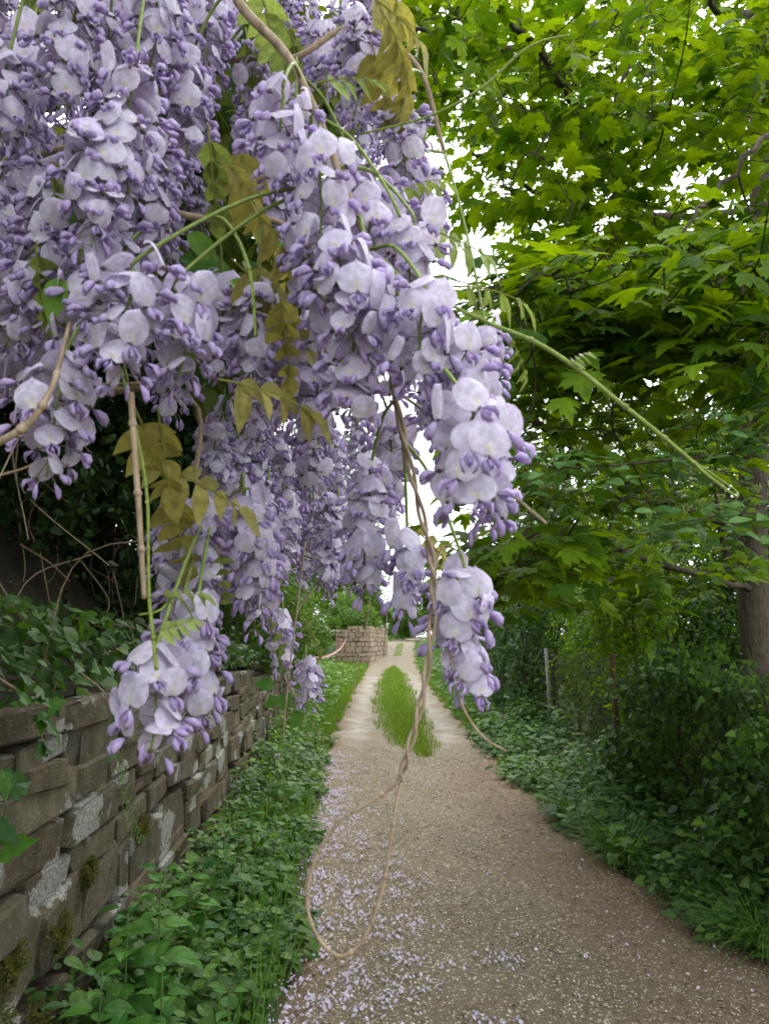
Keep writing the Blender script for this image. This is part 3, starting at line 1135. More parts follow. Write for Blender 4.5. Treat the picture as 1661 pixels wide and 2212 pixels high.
def floret_arrays(i):
    """Open pea-flower: broad pale banner, darker wings and keel below. Faces +Y, stalk joins at 0."""
    r = random.Random(40 + i)
    lil = r.uniform(0, 1)
    bp = BANNER_PALE * (1 - lil * .45) + BANNER_LILAC * lil * .45
    V, T, C = [], [], []
    n = 0

    def put(v, t, c):
        nonlocal n
        V.append(v); T.append(t + n); C.append(np.broadcast_to(c, v.shape) if np.ndim(c) == 1 else c)
        n += len(v)
    v, t, uv = petal_grid(.0315 * r.uniform(.9, 1.1), .0280, 6, 5, r.uniform(.05, .55), r.uniform(.02, .34), .0012)
    lean = r.uniform(-.25, .55)
    R = np.array(Matrix.Rotation(lean, 3, 'X'))
    v = v @ R.T + np.array([0, .002, .001])
    c = np.tile(bp, (len(v), 1))
    rim = np.clip((uv[:, 1] - .55) / .45, 0, 1) * .45
    c = c * (1 - rim[:, None]) + BANNER_LILAC * rim[:, None] * 1.02
    spot = (uv[:, 1] > .12) & (uv[:, 1] < .4) & (np.abs(uv[:, 0]) < .3)
    c[spot] = (.66, .63, .42)
    put(v, t, c)
    op = r.uniform(.35, 1.0)
    for sx in (-1, 1):
        P = np.array([(0, .002, 0), (sx * .003, .006, -.001), (sx * .004 * (1 + op), .011, -.004), (sx * .003 * (1 + op), .0150, -.0085), (sx * .002, .0165, -.012)])
        v, t = spindle(P, [0, .0022, .0036, .0034, 0], .30, 5)
        cc = WING * (.9 + .2 * r.random())
        c = np.linspace(0, 1, len(v))[:, None]
        put(v, t, (BANNER_LILAC * (1 - c) + WING * .97 * c) if r.random() < .75 else np.tile(cc, (len(v), 1)))
    P = np.array([(0, .003, -.001), (0, .008, -.004), (0, .013, -.007), (0, .016, -.005)])
    v, t = spindle(P * .85, [0, .0022, .0026, 0], .8, 4)
    put(v, t, WING_DEEP)
    v, t = spindle([(0, -.004, .001), (0, 0, .001), (0, .004, 0)], [0, .0026, 0], 1, 5)
    put(v, t, CALYX)
    return np.vstack(V), np.vstack(T), np.vstack(C)


def bud_arrays(i):
    r = random.Random(70 + i)
    v, t = spindle([(0, -.002, 0), (0, .003, -.001), (0, .010, -.003), (0, .016, -.007), (0, .019, -.011)], [0, .0022, .0042, .0036, 0], .7, 6)
    f = np.linspace(0, 1, len(v))[:, None]
    c = (WING * 1.06) * (1 - f) + (WING * .35 + WING_DEEP * .65) * f
    return v, t, c * r.uniform(.9, 1.15)


FLORETS = [floret_arrays(i) for i in range(10)]
BUDS = [bud_arrays(i) for i in range(3)]


def arr_mesh(name, a, mat, smooth=True):
    mb = Mesher()
    mb.add(*a)
    return mb.mesh(name, mat, smooth)


FLORET_MESH = [arr_mesh('floret_shape', a, MAT['petal']) for a in FLORETS]
BUD_MESH = [arr_mesh('bud_shape', a, MAT['petal']) for a in BUDS]


def raceme(plant, top, length, lean=(0, 0), split=False, fat=1.0, sparse=1.0, stalk=None, budshare=.08):
    """One hanging flower cluster: stalk with pedicels, florets joined to it or (split) as sub-parts."""
    top = np.asarray(top, float)
    L = length
    k = np.linspace(0, 1, 9)
    cur = np.array([RNG.normal(scale=.05), RNG.normal(scale=.05), 0]) * L
    axis = top + np.column_stack([k * lean[0] * L + cur[0] * np.sin(k * 3), k * lean[1] * L + cur[1] * np.sin(k * 3), -k * L])
    st = Mesher()
    pre = [top + np.array([0, 0, .045]), top] if stalk is None else [np.asarray(p, float) for p in stalk] + [top]
    st.tube(np.vstack([catmull(pre, 4) if len(pre) > 2 else pre, axis[1:]]), [.0022, .0019, .0010], (.20, .27, .07), 5)
    n = max(8, int(L * 270 * sparse))
    ph = RNG.uniform(0, 6)
    fp, fm, fk, fb = [], [], [], []
    for i in range(n):
        t = (i + .5) / n
        a = ph + i * 2.399 + RNG.normal(scale=.3)
        p0 = np.array([np.interp(t, k, axis[:, j]) for j in range(3)])
        out = np.array([math.cos(a), math.sin(a), 0])
        taper = np.interp(t, [0, .12, .6, 1], [.85, 1.05, 1.0, .45]) * fat
        ped = .022 * taper * RNG.uniform(.75, 1.3)
        p1 = p0 + out * ped + np.array([0, 0, RNG.normal(scale=.005) + np.interp(t, [0, 1], [.006, -.008])])
        st.tube([p0, (p0 + p1) / 2 + (0, 0, .003), p1], .0007, (.26, .22, .22), 3, cap=False)
        bud = t > 1 - budshare * RNG.uniform(.6, 1.6) or RNG.random() < .015
        s = np.interp(t, [0, .7, 1], [1.06, 1.0, .72]) * RNG.uniform(.85, 1.15)
        upv = np.array([0, 0, 1.0]) + RNG.normal(scale=.22, size=3)
        d = out + np.array([0, 0, np.interp(t, [0, 1], [.12, -.35]) + RNG.normal(scale=.2)]) + RNG.normal(scale=.22, size=3)
        if bud:
            d[2] -= .7
        d = unit(d)
        fp.append(p1); fm.append((d, upv)); fk.append(s); fb.append(bud)
    fp = np.array(fp)
    M = frames(np.array([q[0] for q in fm]), np.array([q[1] for q in fm]), np.array(fk))
    shade = RNG.uniform(.9, 1.06)
    if split:
        o = st.build('raceme', MAT['stem'], plant, smooth=True, origin=top)
        for i in range(n):
            me = BUD_MESH[RNG.integers(3)] if fb[i] else FLORET_MESH[RNG.integers(10)]
            place('bud' if fb[i] else 'floret', me, M[i], fp[i], o)
    else:
        for i in range(n):
            a = BUDS[RNG.integers(3)] if fb[i] else FLORETS[RNG.integers(10)]
            st.add(a[0] @ M[i].T + fp[i], a[1], a[2] * shade, 1)
        o = st.build('raceme', [MAT['stem'], MAT['petal']], plant, smooth=True, origin=top)
    return o


def compound_leaf_mesh(i, n=4, col=(.30, .25, .04), hang=.5):
    """Young pinnate leaf: stalk along +Y with paired leaflets hanging to -Z."""
    r = random.Random(300 + i)
    mb = Mesher()
    L = .09
    pts = [(0, L * k / 5, -.012 * (k / 5) ** 2 * hang * 2) for k in range(6)]
    mb.tube(pts, [.0014, .0007], (.24, .25, .05), 4)
    ps, ds, ns, ss, cs = [], [], [], [], []
    for k in range(n):
        f = .25 + .65 * k / (n - 1)
        for sx in (-1, 1):
            ps.append((0, L * f, -.012 * f * f * hang * 2))
            d = np.array([sx * r.uniform(.5, 1.0), r.uniform(.2, .7), -hang * r.uniform(.5, 1.6)])
            ds.append(d); ns.append(np.array([sx * -.2, .15 + hang * .8, .9]) + np.array([r.gauss(0, .2) for _ in range(3)]))
            ss.append(r.uniform(.036, .056) * (1 - .25 * f))
            cs.append(np.array(col) * r.uniform(.7, 1.25))
    ps.append((0, L, -.012 * hang * 2)); ds.append(np.array([0, .6, -hang])); ns.append(np.array([0, .4, .9])); ss.append(.045); cs.append(np.array(col))
    mb.scatter(LEAFLET, frames(np.array(ds), np.array(ns), np.array(ss)), np.array(ps), np.array(cs))
    return mb.mesh('compound_leaf', MAT['bronze'])


BRONZE = [compound_leaf_mesh(i, 4, (.36, .33, .10), h) for i, h in enumerate((.5, .9, 1.6, .7))]
YOUNG = [compound_leaf_mesh(10 + i, 4, (.24, .31, .09), h) for i, h in enumerate((1.2, 2.0, .6))]


def build_wisteria():
    root = np.array([-1.75, 1.5, 1.3])
    w = thing('wisteria', 'lilac flowering wisteria hanging over the stone wall and the lane', 'vine', tuple(root))
    mb = Mesher()
    mb.tube([root - (0, 0, .35), root + (.05, .05, .5), root + (-.08, .0, 1.1), root + (.05, .1, 1.6), root + (.25, .2, 2.0)], [.075, .06, .055, .045, .035], (.2, .15, .1), 10, smooth=6)
    mb.build('trunk', MAT['wood'], w, smooth=True)
    limb_defs = [
        ([root + (0, 0, 1.2), (-1.3, 1.2, 2.55), (-.75, .95, 2.5), at(420, -160, .85), at(515, 5, .8), at(620, 120, .76), at(690, 260, .73), at(740, 395, .72), at(800, 540, .72), at(840, 660, .74), at(850, 830, .76), at(870, 950, .78)], [.02, .008, .0042, .0038, .0034]),
        ([root + (0, 0, .8), (-1.3, 1.3, 2.25), at(200, 100, 1.1), at(430, 120, 1.0), at(620, 130, .95), at(760, 60, .95), at(900, 140, .95), at(960, 330, .95)], [.014, .005, .003]),
        ([root + (0, 0, .5), (-1.2, 1.1, 2.0), at(120, 330, .95), at(280, 420, .85), at(420, 470, .85), at(600, 480, .85), at(700, 560, .85)], [.012, .005, .003]),
        ([root + (0, 0, .9), (-1.4, 2.4, 2.4), (-1.0, 2.6, 2.4), at(560, 800, 2.1), at(680, 850, 2.2), at(760, 880, 2.4)], [.02, .006]),
        ([root + (.1, .1, 1.5), (-1.2, 1.0, 2.9), (-.6, .7, 2.6), at(100, -150, .75), at(330, -120, .75)], [.022, .006]),
        ([root + (0, 0, .4), (-1.3, 1.6, 1.95), at(300, 830, 1.2), at(430, 1060, .95), at(520, 1060, .95)], [.010, .004, .003]),
    ]
    bpts = []
    for pts, r in limb_defs:
        mb = Mesher()
        c = catmull(pts, 8)
        mb.tube(c, r, (.2, .15, .1), 7)
        mb.build('branch', MAT['wood'], w, smooth=True)
        bpts.append(c)
    bpts = np.vstack(bpts)

    # ---- woody and green shoots
    def shoot(pts, r, green=False, wob=.0, sides=6, name=None):
        c = catmull(pts, 8)
        if wob:
            c[1:-1] += RNG.normal(scale=wob, size=(len(c) - 2, 3))
        m_ = Mesher()
        m_.tube(c, r, (.22, .30, .06) if green else (.2, .15, .1), sides)
        rr = np.ravel(r)
        for i in range(5, len(c) - 2, 9):                              # nodes
            q = float(np.interp(i / len(c), np.linspace(0, 1, len(rr)), rr)) if len(rr) > 1 else float(rr[0])
            t_ = unit(c[i + 1] - c[i - 1])
            m_.tube([c[i] - t_ * q * 1.6, c[i], c[i] + t_ * q * 1.6], [q * .9, q * 1.55, q * .9], (.2, .24, .06) if green else (.2, .15, .1), 6)
        m_.build(name or ('green_shoot' if green else 'vine_stem'), MAT['stem'] if green else MAT['wood'], w, smooth=True)
    core = catmull([at(850, 830, .76), at(872, 950, .76), at(905, 1090, .74), at(932, 1210, .72), at(936, 1300, .71), at(925, 1430, .70), at(905, 1540, .70), at(880, 1630, .69), at(862, 1690, .69)], 12)
    for ph in (0, math.pi):
        a = np.linspace(0, 34, len(core)) + ph
        tw = core + .0026 * np.column_stack([np.cos(a), np.sin(a), np.zeros(len(a))])
        m_ = Mesher()
        m_.tube(tw, [.0024, .0021, .0019, .0016], (.2, .15, .1), 6)
        m_.build('vine_stem', MAT['wood'], w, smooth=True)
    shoot([core[-1], at(800, 1735, .685), at(735, 1775, .68), at(685, 1850, .675), at(664, 1935, .67), at(672, 1995, .665), at(700, 2045, .66), at(740, 2068, .66), at(785, 2030, .66), at(818, 1950, .665), at(838, 1860, .67), at(852, 1760, .68), core[-1] + (.002, .003, 0)], [.0018, .0016, .0015, .0017, .0015])
    shoot([at(283, 850, .66), at(290, 960, .655), at(300, 1100, .65), at(306, 1200, .65), at(312, 1295, .65)], [.0030, .0026, .0022])
    shoot([at(262, 800, .70), at(300, 960, .68), at(318, 1080, .67), at(320, 1200, .66), at(322, 1290, .655), at(330, 1370, .65), at(338, 1450, .65)], [.0016, .0014, .0018], green=True)
    shoot([at(-60, 980, .6), at(0, 955, .6), at(60, 918, .6), at(95, 870, .6), at(122, 810, .62), at(150, 700, .7)], [.0036, .0028, .002])
    shoot([at(-30, 1035, .75), at(45, 1015, .76), at(100, 990, .78)], .0012)
    shoot([at(850, 560, .74), at(960, 650, .72), at(1060, 700, .71), at(1160, 742, .70), at(1250, 800, .69), at(1340, 872, .68), at(1420, 935, .67), at(1480, 985, .66), at(1530, 1030, .655), at(1592, 1076, .65)], [.0014, .0022, .0024, .0020, .0012], green=True)
    shoot([at(1480, 985, .66), at(1545, 1030, .66), at(1590, 1062, .655), at(1592, 1076, .65)], .0009, green=True)
    shoot([at(780, 290, .82), at(930, 250, .80), at(1040, 190, .78), at(1120, 118, .77), at(1175, 88, .76), at(1232, 76, .755)], [.0012, .0016, .0010], green=True)
    shoot([at(440, 475, .74), at(480, 472, .72), at(515, 520, .71), at(540, 590, .70), at(548, 660, .70), at(552, 730, .70)], [.0014, .0020, .0014], green=True)
    shoot([at(690, 250, .74), at(760, 300, .71), at(830, 400, .70), at(865, 470, .70)], [.0016, .0018], green=True)
    shoot([at(830, 560, .70), at(870, 610, .68), at(890, 660, .67)], [.0016, .0018], green=True)
    shoot([at(1000, 1200, .74), at(960, 1180, .75), at(940, 1230, .72)], .001)
    shoot([at(965, 1370, .72), at(982, 1470, .71), at(1005, 1540, .70), at(1045, 1595, .69), at(1092, 1624, .68)], [.0013, .0010])
    shoot([at(860, 850, .8), at(960, 920, .66), at(1040, 1010, .62), at(1100, 1065, .60), at(1180, 1132, .585)], [.0018, .0013])
    shoot([at(300, 1330, .66), at(345, 1320, .66), at(385, 1290, .68), at(430, 1360, .72)], .001, green=True)
    shoot([at(660, 1170, 1.4), at(640, 1330, 1.4), at(622, 1480, 1.4), at(610, 1600, 1.42)], .0016)
    shoot([at(810, 1180, 1.0), at(795, 1330, 1.0), at(770, 1440, 1.0), at(765, 1500, 1.0)], .0008)
    shoot([at(845, 1200, 1.0), at(838, 1300, 1.0), at(828, 1420, 1.0)], .0008)

    # ---- flower clusters: (x, top, bottom, distance, fatness, split into florets)
    front = [
        (170, 10, 330, .74, 1, 0), (330, -90, 230, .78, 1, 0), (290, 175, 520, .70, 1, 1), (430, -80, 260, .9, 1, 0), (490, -110, 170, 1.0, 1, 0), (60, 110, 420, .84, 1, 0), (15, 160, 380, .76, 1, 0),
        (205, 310, 620, .68, 1.05, 1), (110, 400, 700, .78, 1, 0), (330, 330, 620, .82, 1, 0), (400, 180, 420, .86, 1, 0), (240, 30, 250, .88, 1, 0),
        (300, 600, 890, .64, 1.1, 1), (175, 580, 830, .72, 1, 0), (385, 640, 880, .68, .95, 0), (25, 620, 810, .8, 1, 0), (5, 380, 660, .84, 1, 0), (240, 500, 760, .76, 1, 0),
        (135, 810, 1085, .68, 1.15, 1),
        (612, 215, 480, .68, 1.05, 0), (690, 370, 650, .68, 1.05, 0), (725, 540, 820, .66, 1.05, 1), (790, 610, 840, .68, 1, 0), (765, 780, 985, .70, 1, 0), (660, 500, 720, .8, 1, 0),
        (765, 60, 330, .88, .95, 0), (700, 70, 260, 1.0, 1, 0), (865, 240, 480, .88, 1, 0), (905, 390, 620, .95, .9, 0), (830, 420, 640, .86, 1, 0), (560, 130, 300, .95, 1, 0), (640, 60, 240, 1.1, 1, 0),
        (890, 500, 690, .72, .95, 0), (915, 660, 890, .64, 1.05, 1), (985, 770, 940, .66, .95, 0), (1015, 925, 1150, .57, 1.05, 0), (1050, 740, 910, .9, .7, 0),
        (560, 650, 880, .86, 1, 0), (480, 650, 860, .92, 1, 0), (640, 720, 980, .92, 1, 0), (690, 820, 1010, .88, 1, 0), (600, 780, 930, 1.0, 1, 0),
        (430, 1120, 1410, .88, 1.05, 0), (525, 1090, 1350, .93, .95, 0), (570, 1160, 1360, .98, .8, 0), (380, 1140, 1330, .95, .9, 0), (480, 1150, 1330, .95, 1, 0),
        (425, 1345, 1590, .78, .85, 0), (335, 1450, 1605, .70, .95, 0), (390, 1350, 1500, .80, .8, 0),
        (800, 1050, 1330, .86, .85, 0), (840, 930, 1130, 1.0, .9, 0), (880, 1195, 1375, .82, .65, 0),
        (1000, 1255, 1535, .73, .95, 0),
        (980, 870, 1000, .9, .8, 0), (930, 820, 960, .95, .8, 0), (1055, 940, 1060, .62, .7, 0),
        (640, 240, 420, .9, 1, 0), (540, 330, 470, 1.0, .9, 0), (700, 640, 800, .84, 1, 0), (850, 700, 900, .76, 1, 0), (760, 380, 560, .8, 1, 0), (800, 480, 660, .76, 1, 0),
        (70, 760, 900, .85, .9, 0), (100, 560, 800, .8, 1, 0), (40, 250, 480, .9, 1, 0), (450, 40, 260, .95, 1, 0), (380, 60, 260, .85, 1, 0),
    ]
    for x, y0, y1, d, fat, sp in front:
        top = at(x, y0, d)
        Lm = (y1 - y0) * K / F_PX * d - .02
        b = bpts[np.argmin(((bpts - top - np.array([0, 0, .10])) ** 2).sum(1))]
        far = np.linalg.norm(b - top)
        stalk = [top + (0, 0, .05)] if far > .35 else [b, (b + top) / 2 + (0, 0, .03), top + (0, 0, .02)]
        raceme(w, top, max(Lm, .07), (RNG.normal(scale=.06), RNG.normal(scale=.06)), bool(sp), fat, stalk=stalk)
    # clusters deeper in the mass and further along the wall
    deep_poly = [(-40, -120), (820, -120), (860, 200), (900, 520), (900, 640), (740, 880), (560, 880), (440, 720), (330, 740), (160, 640), (0, 800), (-40, 600)]
    X, Y = sample_poly(deep_poly, 72, [[(370, 470), (600, 480), (600, 700), (440, 760), (370, 680)]])
    for x, y in zip(X, Y):
        d = RNG.uniform(1.0, 1.7)
        raceme(w, at(x, y - 60, d), RNG.uniform(.13, .22), (RNG.normal(scale=.05), RNG.normal(scale=.05)), sparse=.85)
    far_poly = [(440, 880), (780, 880), (870, 960), (790, 1150), (600, 1130), (480, 1080)]
    X, Y = sample_poly(far_poly, 44)
    for x, y in zip(X, Y):
        d = RNG.uniform(1.3, 1.7) if x < 600 else RNG.uniform(1.8, 2.9)
        raceme(w, at(x, y, d), RNG.uniform(.14, .24), (RNG.normal(scale=.04), RNG.normal(scale=.04)), sparse=.8)
    for x, y, d, L in ((655, 1130, 2.6, .25), (700, 1090, 2.7, .28), (740, 1060, 2.9, .28), (610, 1340, 1.6, .10), (660, 1440, 1.7, .09), (565, 1000, 1.6, .25), (520, 930, 1.45, .28), (590, 960, 1.5, .3), (640, 1010, 2.0, .3)):
        raceme(w, at(x, y, d), L, sparse=.8)
    # overhead, where the vine goes on above the picture
    for _ in range(26):
        p = np.array([RNG.uniform(-1.6, -.1), RNG.uniform(.5, 2.6), RNG.uniform(2.75, 3.2)])
        raceme(w, p, RNG.uniform(.18, .28), sparse=.6)

    # ---- young leaves
    def leaf(x, y, d, aim, roll=0.0, s=1.0, kind='b', i=0):
        aim = np.asarray(aim, float)
        up = np.array([roll, -.75, .65])
        M = frames(aim[None], up[None], np.array([s]))[0]
        place('leaf', (BRONZE if kind == 'b' else YOUNG)[i % (4 if kind == 'b' else 3)], M, at(x, y, d), w)
    for q in [(470, 820, .68, (1, -.1, -.15), .1, 1.0, 'b', 1), (350, 1010, .78, (.9, .1, -.35), 0, 1.0, 'b', 0), (370, 1040, .8, (.3, .1, -1), .2, 1.0, 'b', 3), (450, 270, .74, (.1, 0, -1), 0, .9, 'y', 1),
              (480, 330, .78, (.6, 0, -.8), 0, 1.0, 'b', 3), (110, 350, .74, (.1, 0, -1), 0, .8, 'y', 1), (80, 520, .7, (0, 0, -1), 0, .75, 'y', 1), (600, 610, .74, (.2, 0, -1), 0, 1.0, 'b', 2), (560, 470, .8, (.7, 0, -.6), 0, 1.1, 'b', 0),
              (640, 500, .9, (-.2, 0, -1), 0, 1.1, 'b', 1), (820, 20, .78, (.5, 0, -.7), 0, 1.0, 'b', 2), (780, -20, .8, (.7, 0, -.4), 0, 1.0, 'b', 3), (860, -30, .85, (-.1, 0, -1), 0, 1.0, 'b', 1), (560, -30, .9, (.3, 0, -1), 0, 1.0, 'y', 2),
              (530, 60, .95, (.2, 0, -1), 0, 1.1, 'y', 0), (900, 490, .75, (.9, 0, -.2), 0, .9, 'y', 2), (970, 620, .71, (.8, 0, .1), 0, .9, 'y', 0), (1090, 720, .70, (.7, 0, -.8), .2, .5, 'y', 0), (1225, 790, .69, (.8, 0, .6), 0, .3, 'y', 2),
              (880, 1130, 1.2, (.6, 0, -.5), 0, 1.0, 'b', 0), (900, 1150, 1.3, (.8, 0, -.6), 0, 1.1, 'b', 1), (510, 300, .85, (.4, 0, -1), 0, 1.0, 'b', 1), (330, 1290, .66, (.8, 0, .2), 0, .45, 'y', 0), (330, 1370, .65, (.7, 0, .3), 0, .35, 'y', 2),
              (400, 1270, .82, (.2, 0, -1), 0, .6, 'y', 1), (470, 1180, .8, (.2, 0, -1), 0, .6, 'y', 1), (560, 1310, 1.3, (.6, 0, -.7), 0, .9, 'y', 1), (650, 1330, 1.3, (.6, 0, -.7), 0, .8, 'y', 1), (660, 1550, 1.45, (.7, 0, -.6), 0, .8, 'y', 1),
              (1230, 76, .755, (.5, 0, -.6), 0, .3, 'y', 1), (620, 30, 1.0, (.3, 0, -1), 0, 1.1, 'y', 1), (680, 180, .8, (.6, 0, .2), 0, .8, 'y', 2), (860, 420, .8, (.6, 0, .5), 0, .7, 'y', 0), (845, 540, .75, (.2, 0, -1), 0, .7, 'y', 1),
              (850, 80, .82, (.2, 0, -1), 0, .9, 'b', 1), (800, 90, .84, (.3, 0, -.9), 0, .9, 'b', 3), (290, 880, .75, (.4, 0, -.8), 0, 1.0, 'b', 0), (340, 880, .74, (.2, 0, -1), .1, .9, 'b', 3), (500, 560, .85, (.6, 0, -.5), 0, 1.3, 'b', 0)]:
        leaf(*q)
    # broad green leaves inside the mass
    gm = [leaf_mesh('green_leaf', LEAFLET, c, MAT['leaf']) for c in ((.06, .16, .02), (.04, .10, .015), (.12, .24, .03))]
    for x, y, d, s in ((400, 590, .9, .09), (450, 560, .92, .10), (500, 600, .88, .08), (430, 640, .95, .11), (390, 550, 1.0, .1), (130, 600, .7, .05), (150, 620, .72, .04), (140, 450, .72, .05), (470, 680, .95, .09), (530, 560, .95, .08), (550, 520, 1.0, .08), (410, 500, 1.0, .07)):
        M = frames(np.array([[RNG.uniform(-.8, 1), 0, RNG.uniform(-1, .1)]]), np.array([[RNG.normal(scale=.3), -.8, .6]]), np.array([s]))[0]
        place('leaf', gm[int(RNG.integers(3))], M, at(x, y, d), w)
    # leaves of the vine above and behind the flowers
    X, Y = sample_poly([(330, 20), (720, 20), (760, 420), (700, 840), (420, 860), (330, 500)], 1500)
    P = np.array([at(x, y, RNG.uniform(1.25, 2.4)) for x, y in zip(X, Y)])
    n = len(P)
    mb = Mesher()
    mb.scatter(LEAFLET, frames(RNG.normal(size=(n, 3)) + (0, 0, -1.0), RNG.normal(scale=.5, size=(n, 3)) + (0, -.4, .7), RNG.uniform(.06, .10, n)), P, mixcol((.03, .075, .015), (.16, .19, .03), RNG.uniform(0, 1, n) ** 1.5))
    mb.build('foliage', MAT['leaf'], w, kind='stuff')
    n = 4200  # unseen overhead leaves, added to block the sky above the thicket
    P = np.column_stack([RNG.uniform(-2.2, -.15, n), RNG.uniform(.3, 3.2, n), RNG.uniform(2.5, 3.5, n)])
    k = P[:, 2] > 2.55 + .45 * (P[:, 0] + 2.2) / 2
    P = P[k]
    n = len(P)
    mb = Mesher()
    mb.scatter(LEAFLET, frames(RNG.normal(size=(n, 3)) + (0, 0, -.8), RNG.normal(scale=.5, size=(n, 3)) + (0, 0, .8), RNG.uniform(.05, .08, n)), P, mixcol((.05, .11, .02), (.18, .20, .03), RNG.uniform(0, 1, n)))
    mb.build('foliage', MAT['bronze'], w, kind='stuff')
    return w


build_wisteria()


# ==================================================================  THICKET BEHIND THE WALL, LEFT
tree('added_shade_tree', 'dense dark evergreen tree added behind the wisteria and wall for shade', 'tree', (-2.6, 3.6, 2.5), 3.2,  # crown put in to cut off sky light and keep the bank dark
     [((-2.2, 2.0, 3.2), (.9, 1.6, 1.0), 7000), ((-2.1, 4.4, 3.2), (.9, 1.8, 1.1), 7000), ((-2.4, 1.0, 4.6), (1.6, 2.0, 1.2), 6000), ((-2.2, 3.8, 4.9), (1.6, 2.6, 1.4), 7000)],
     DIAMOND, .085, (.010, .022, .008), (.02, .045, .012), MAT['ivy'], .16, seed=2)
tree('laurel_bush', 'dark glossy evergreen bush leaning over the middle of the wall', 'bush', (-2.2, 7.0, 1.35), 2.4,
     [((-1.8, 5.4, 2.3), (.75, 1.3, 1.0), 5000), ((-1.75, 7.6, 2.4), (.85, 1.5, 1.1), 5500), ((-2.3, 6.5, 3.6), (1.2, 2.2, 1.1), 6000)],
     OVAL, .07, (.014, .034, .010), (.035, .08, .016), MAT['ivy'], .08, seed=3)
tree('hazel_bush', 'fresh green bush spilling over the low end of the wall', 'bush', (-2.0, 13.0, 1.1), 2.6,
     [((-1.35, 11.5, 1.85), (.7, 1.6, .85), 5200), ((-1.4, 14.5, 1.9), (.9, 1.8, 1.0), 5200), ((-1.9, 13, 3.1), (1.2, 2.4, 1.1), 6000)],
     OVAL, .075, G_MID, (.10, .19, .025), MAT['leaf'], .06, seed=4)
tree('ash_tree', 'tall light green tree behind the low end of the wall', 'tree', (-3.0, 19, .8), 6.5,
     [((-2.0, 18, 3.2), (1.5, 2.5, 1.6), 6500), ((-2.4, 20, 5.5), (2.0, 3, 1.9), 6500), ((-1.4, 23, 3.4), (1.3, 2.5, 1.6), 5500), ((-.3, 21.5, 4.9), (1.2, 2.0, 1.2), 3200), ((.0, 22.5, 6.9), (1.4, 2.0, 1.3), 3200)],
     OVAL, .11, G_MID, (.09, .18, .03), MAT['leaf'], .14, seed=5)
tree('elder_bush', 'bright green bush leaning above the pale stone pier', 'bush', (-2.4, 33, .9), 3.6,
     [((-2.4, 30, 2.4), (1.2, 2.2, 1.4), 4500), ((-.2, 44.5, 3.4), (1.0, 2.0, 1.1), 3600), ((-2.2, 36, 4.2), (1.6, 3.0, 1.4), 5000)],
     OVAL, .13, G_LIGHT, G_YEL, MAT['leaf'], .09, seed=6)
tree('bramble_bush', 'leafy bush tucked against the wall beside the barrier tape', 'bush', (-1.6, 36.5, .5), 1.8,
     [((-1.6, 37, 1.5), (1.0, 1.6, 1.1), 3500), ((-1.0, 41, 2.6), (1.4, 1.4, 1.2), 3500), ((.6, 42.5, 2.75), (1.2, 1.8, .8), 3500)], OVAL, .13, G_MID, G_YEL, MAT['leaf'], .05, seed=33)
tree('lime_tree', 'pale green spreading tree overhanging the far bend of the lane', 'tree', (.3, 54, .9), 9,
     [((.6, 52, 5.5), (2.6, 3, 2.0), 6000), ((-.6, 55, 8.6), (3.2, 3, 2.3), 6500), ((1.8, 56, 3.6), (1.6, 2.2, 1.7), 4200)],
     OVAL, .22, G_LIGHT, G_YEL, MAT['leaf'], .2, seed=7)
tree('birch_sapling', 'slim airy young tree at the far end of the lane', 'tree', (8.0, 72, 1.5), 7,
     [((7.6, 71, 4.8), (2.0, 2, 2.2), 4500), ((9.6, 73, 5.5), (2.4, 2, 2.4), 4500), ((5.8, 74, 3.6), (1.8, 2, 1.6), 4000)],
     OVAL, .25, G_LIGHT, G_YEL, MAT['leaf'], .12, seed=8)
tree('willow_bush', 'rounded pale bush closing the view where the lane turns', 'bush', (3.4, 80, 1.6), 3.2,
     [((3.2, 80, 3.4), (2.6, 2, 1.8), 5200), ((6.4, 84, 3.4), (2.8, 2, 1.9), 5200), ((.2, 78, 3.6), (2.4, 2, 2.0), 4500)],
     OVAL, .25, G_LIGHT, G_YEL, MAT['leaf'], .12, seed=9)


tree('sky_block_tree', 'black-green tree added to block sky above the laurel and wall', 'tree', (-2.3, 9.0, 1.9), 3.4,  # invented dark mass closing bright sky gaps behind the vine
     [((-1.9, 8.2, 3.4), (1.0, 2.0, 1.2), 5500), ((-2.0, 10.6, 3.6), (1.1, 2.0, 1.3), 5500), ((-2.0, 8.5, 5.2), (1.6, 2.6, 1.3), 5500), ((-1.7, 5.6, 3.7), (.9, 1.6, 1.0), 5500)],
     OVAL, .12, (.010, .024, .008), (.028, .06, .014), MAT['ivy'], .10, seed=12)


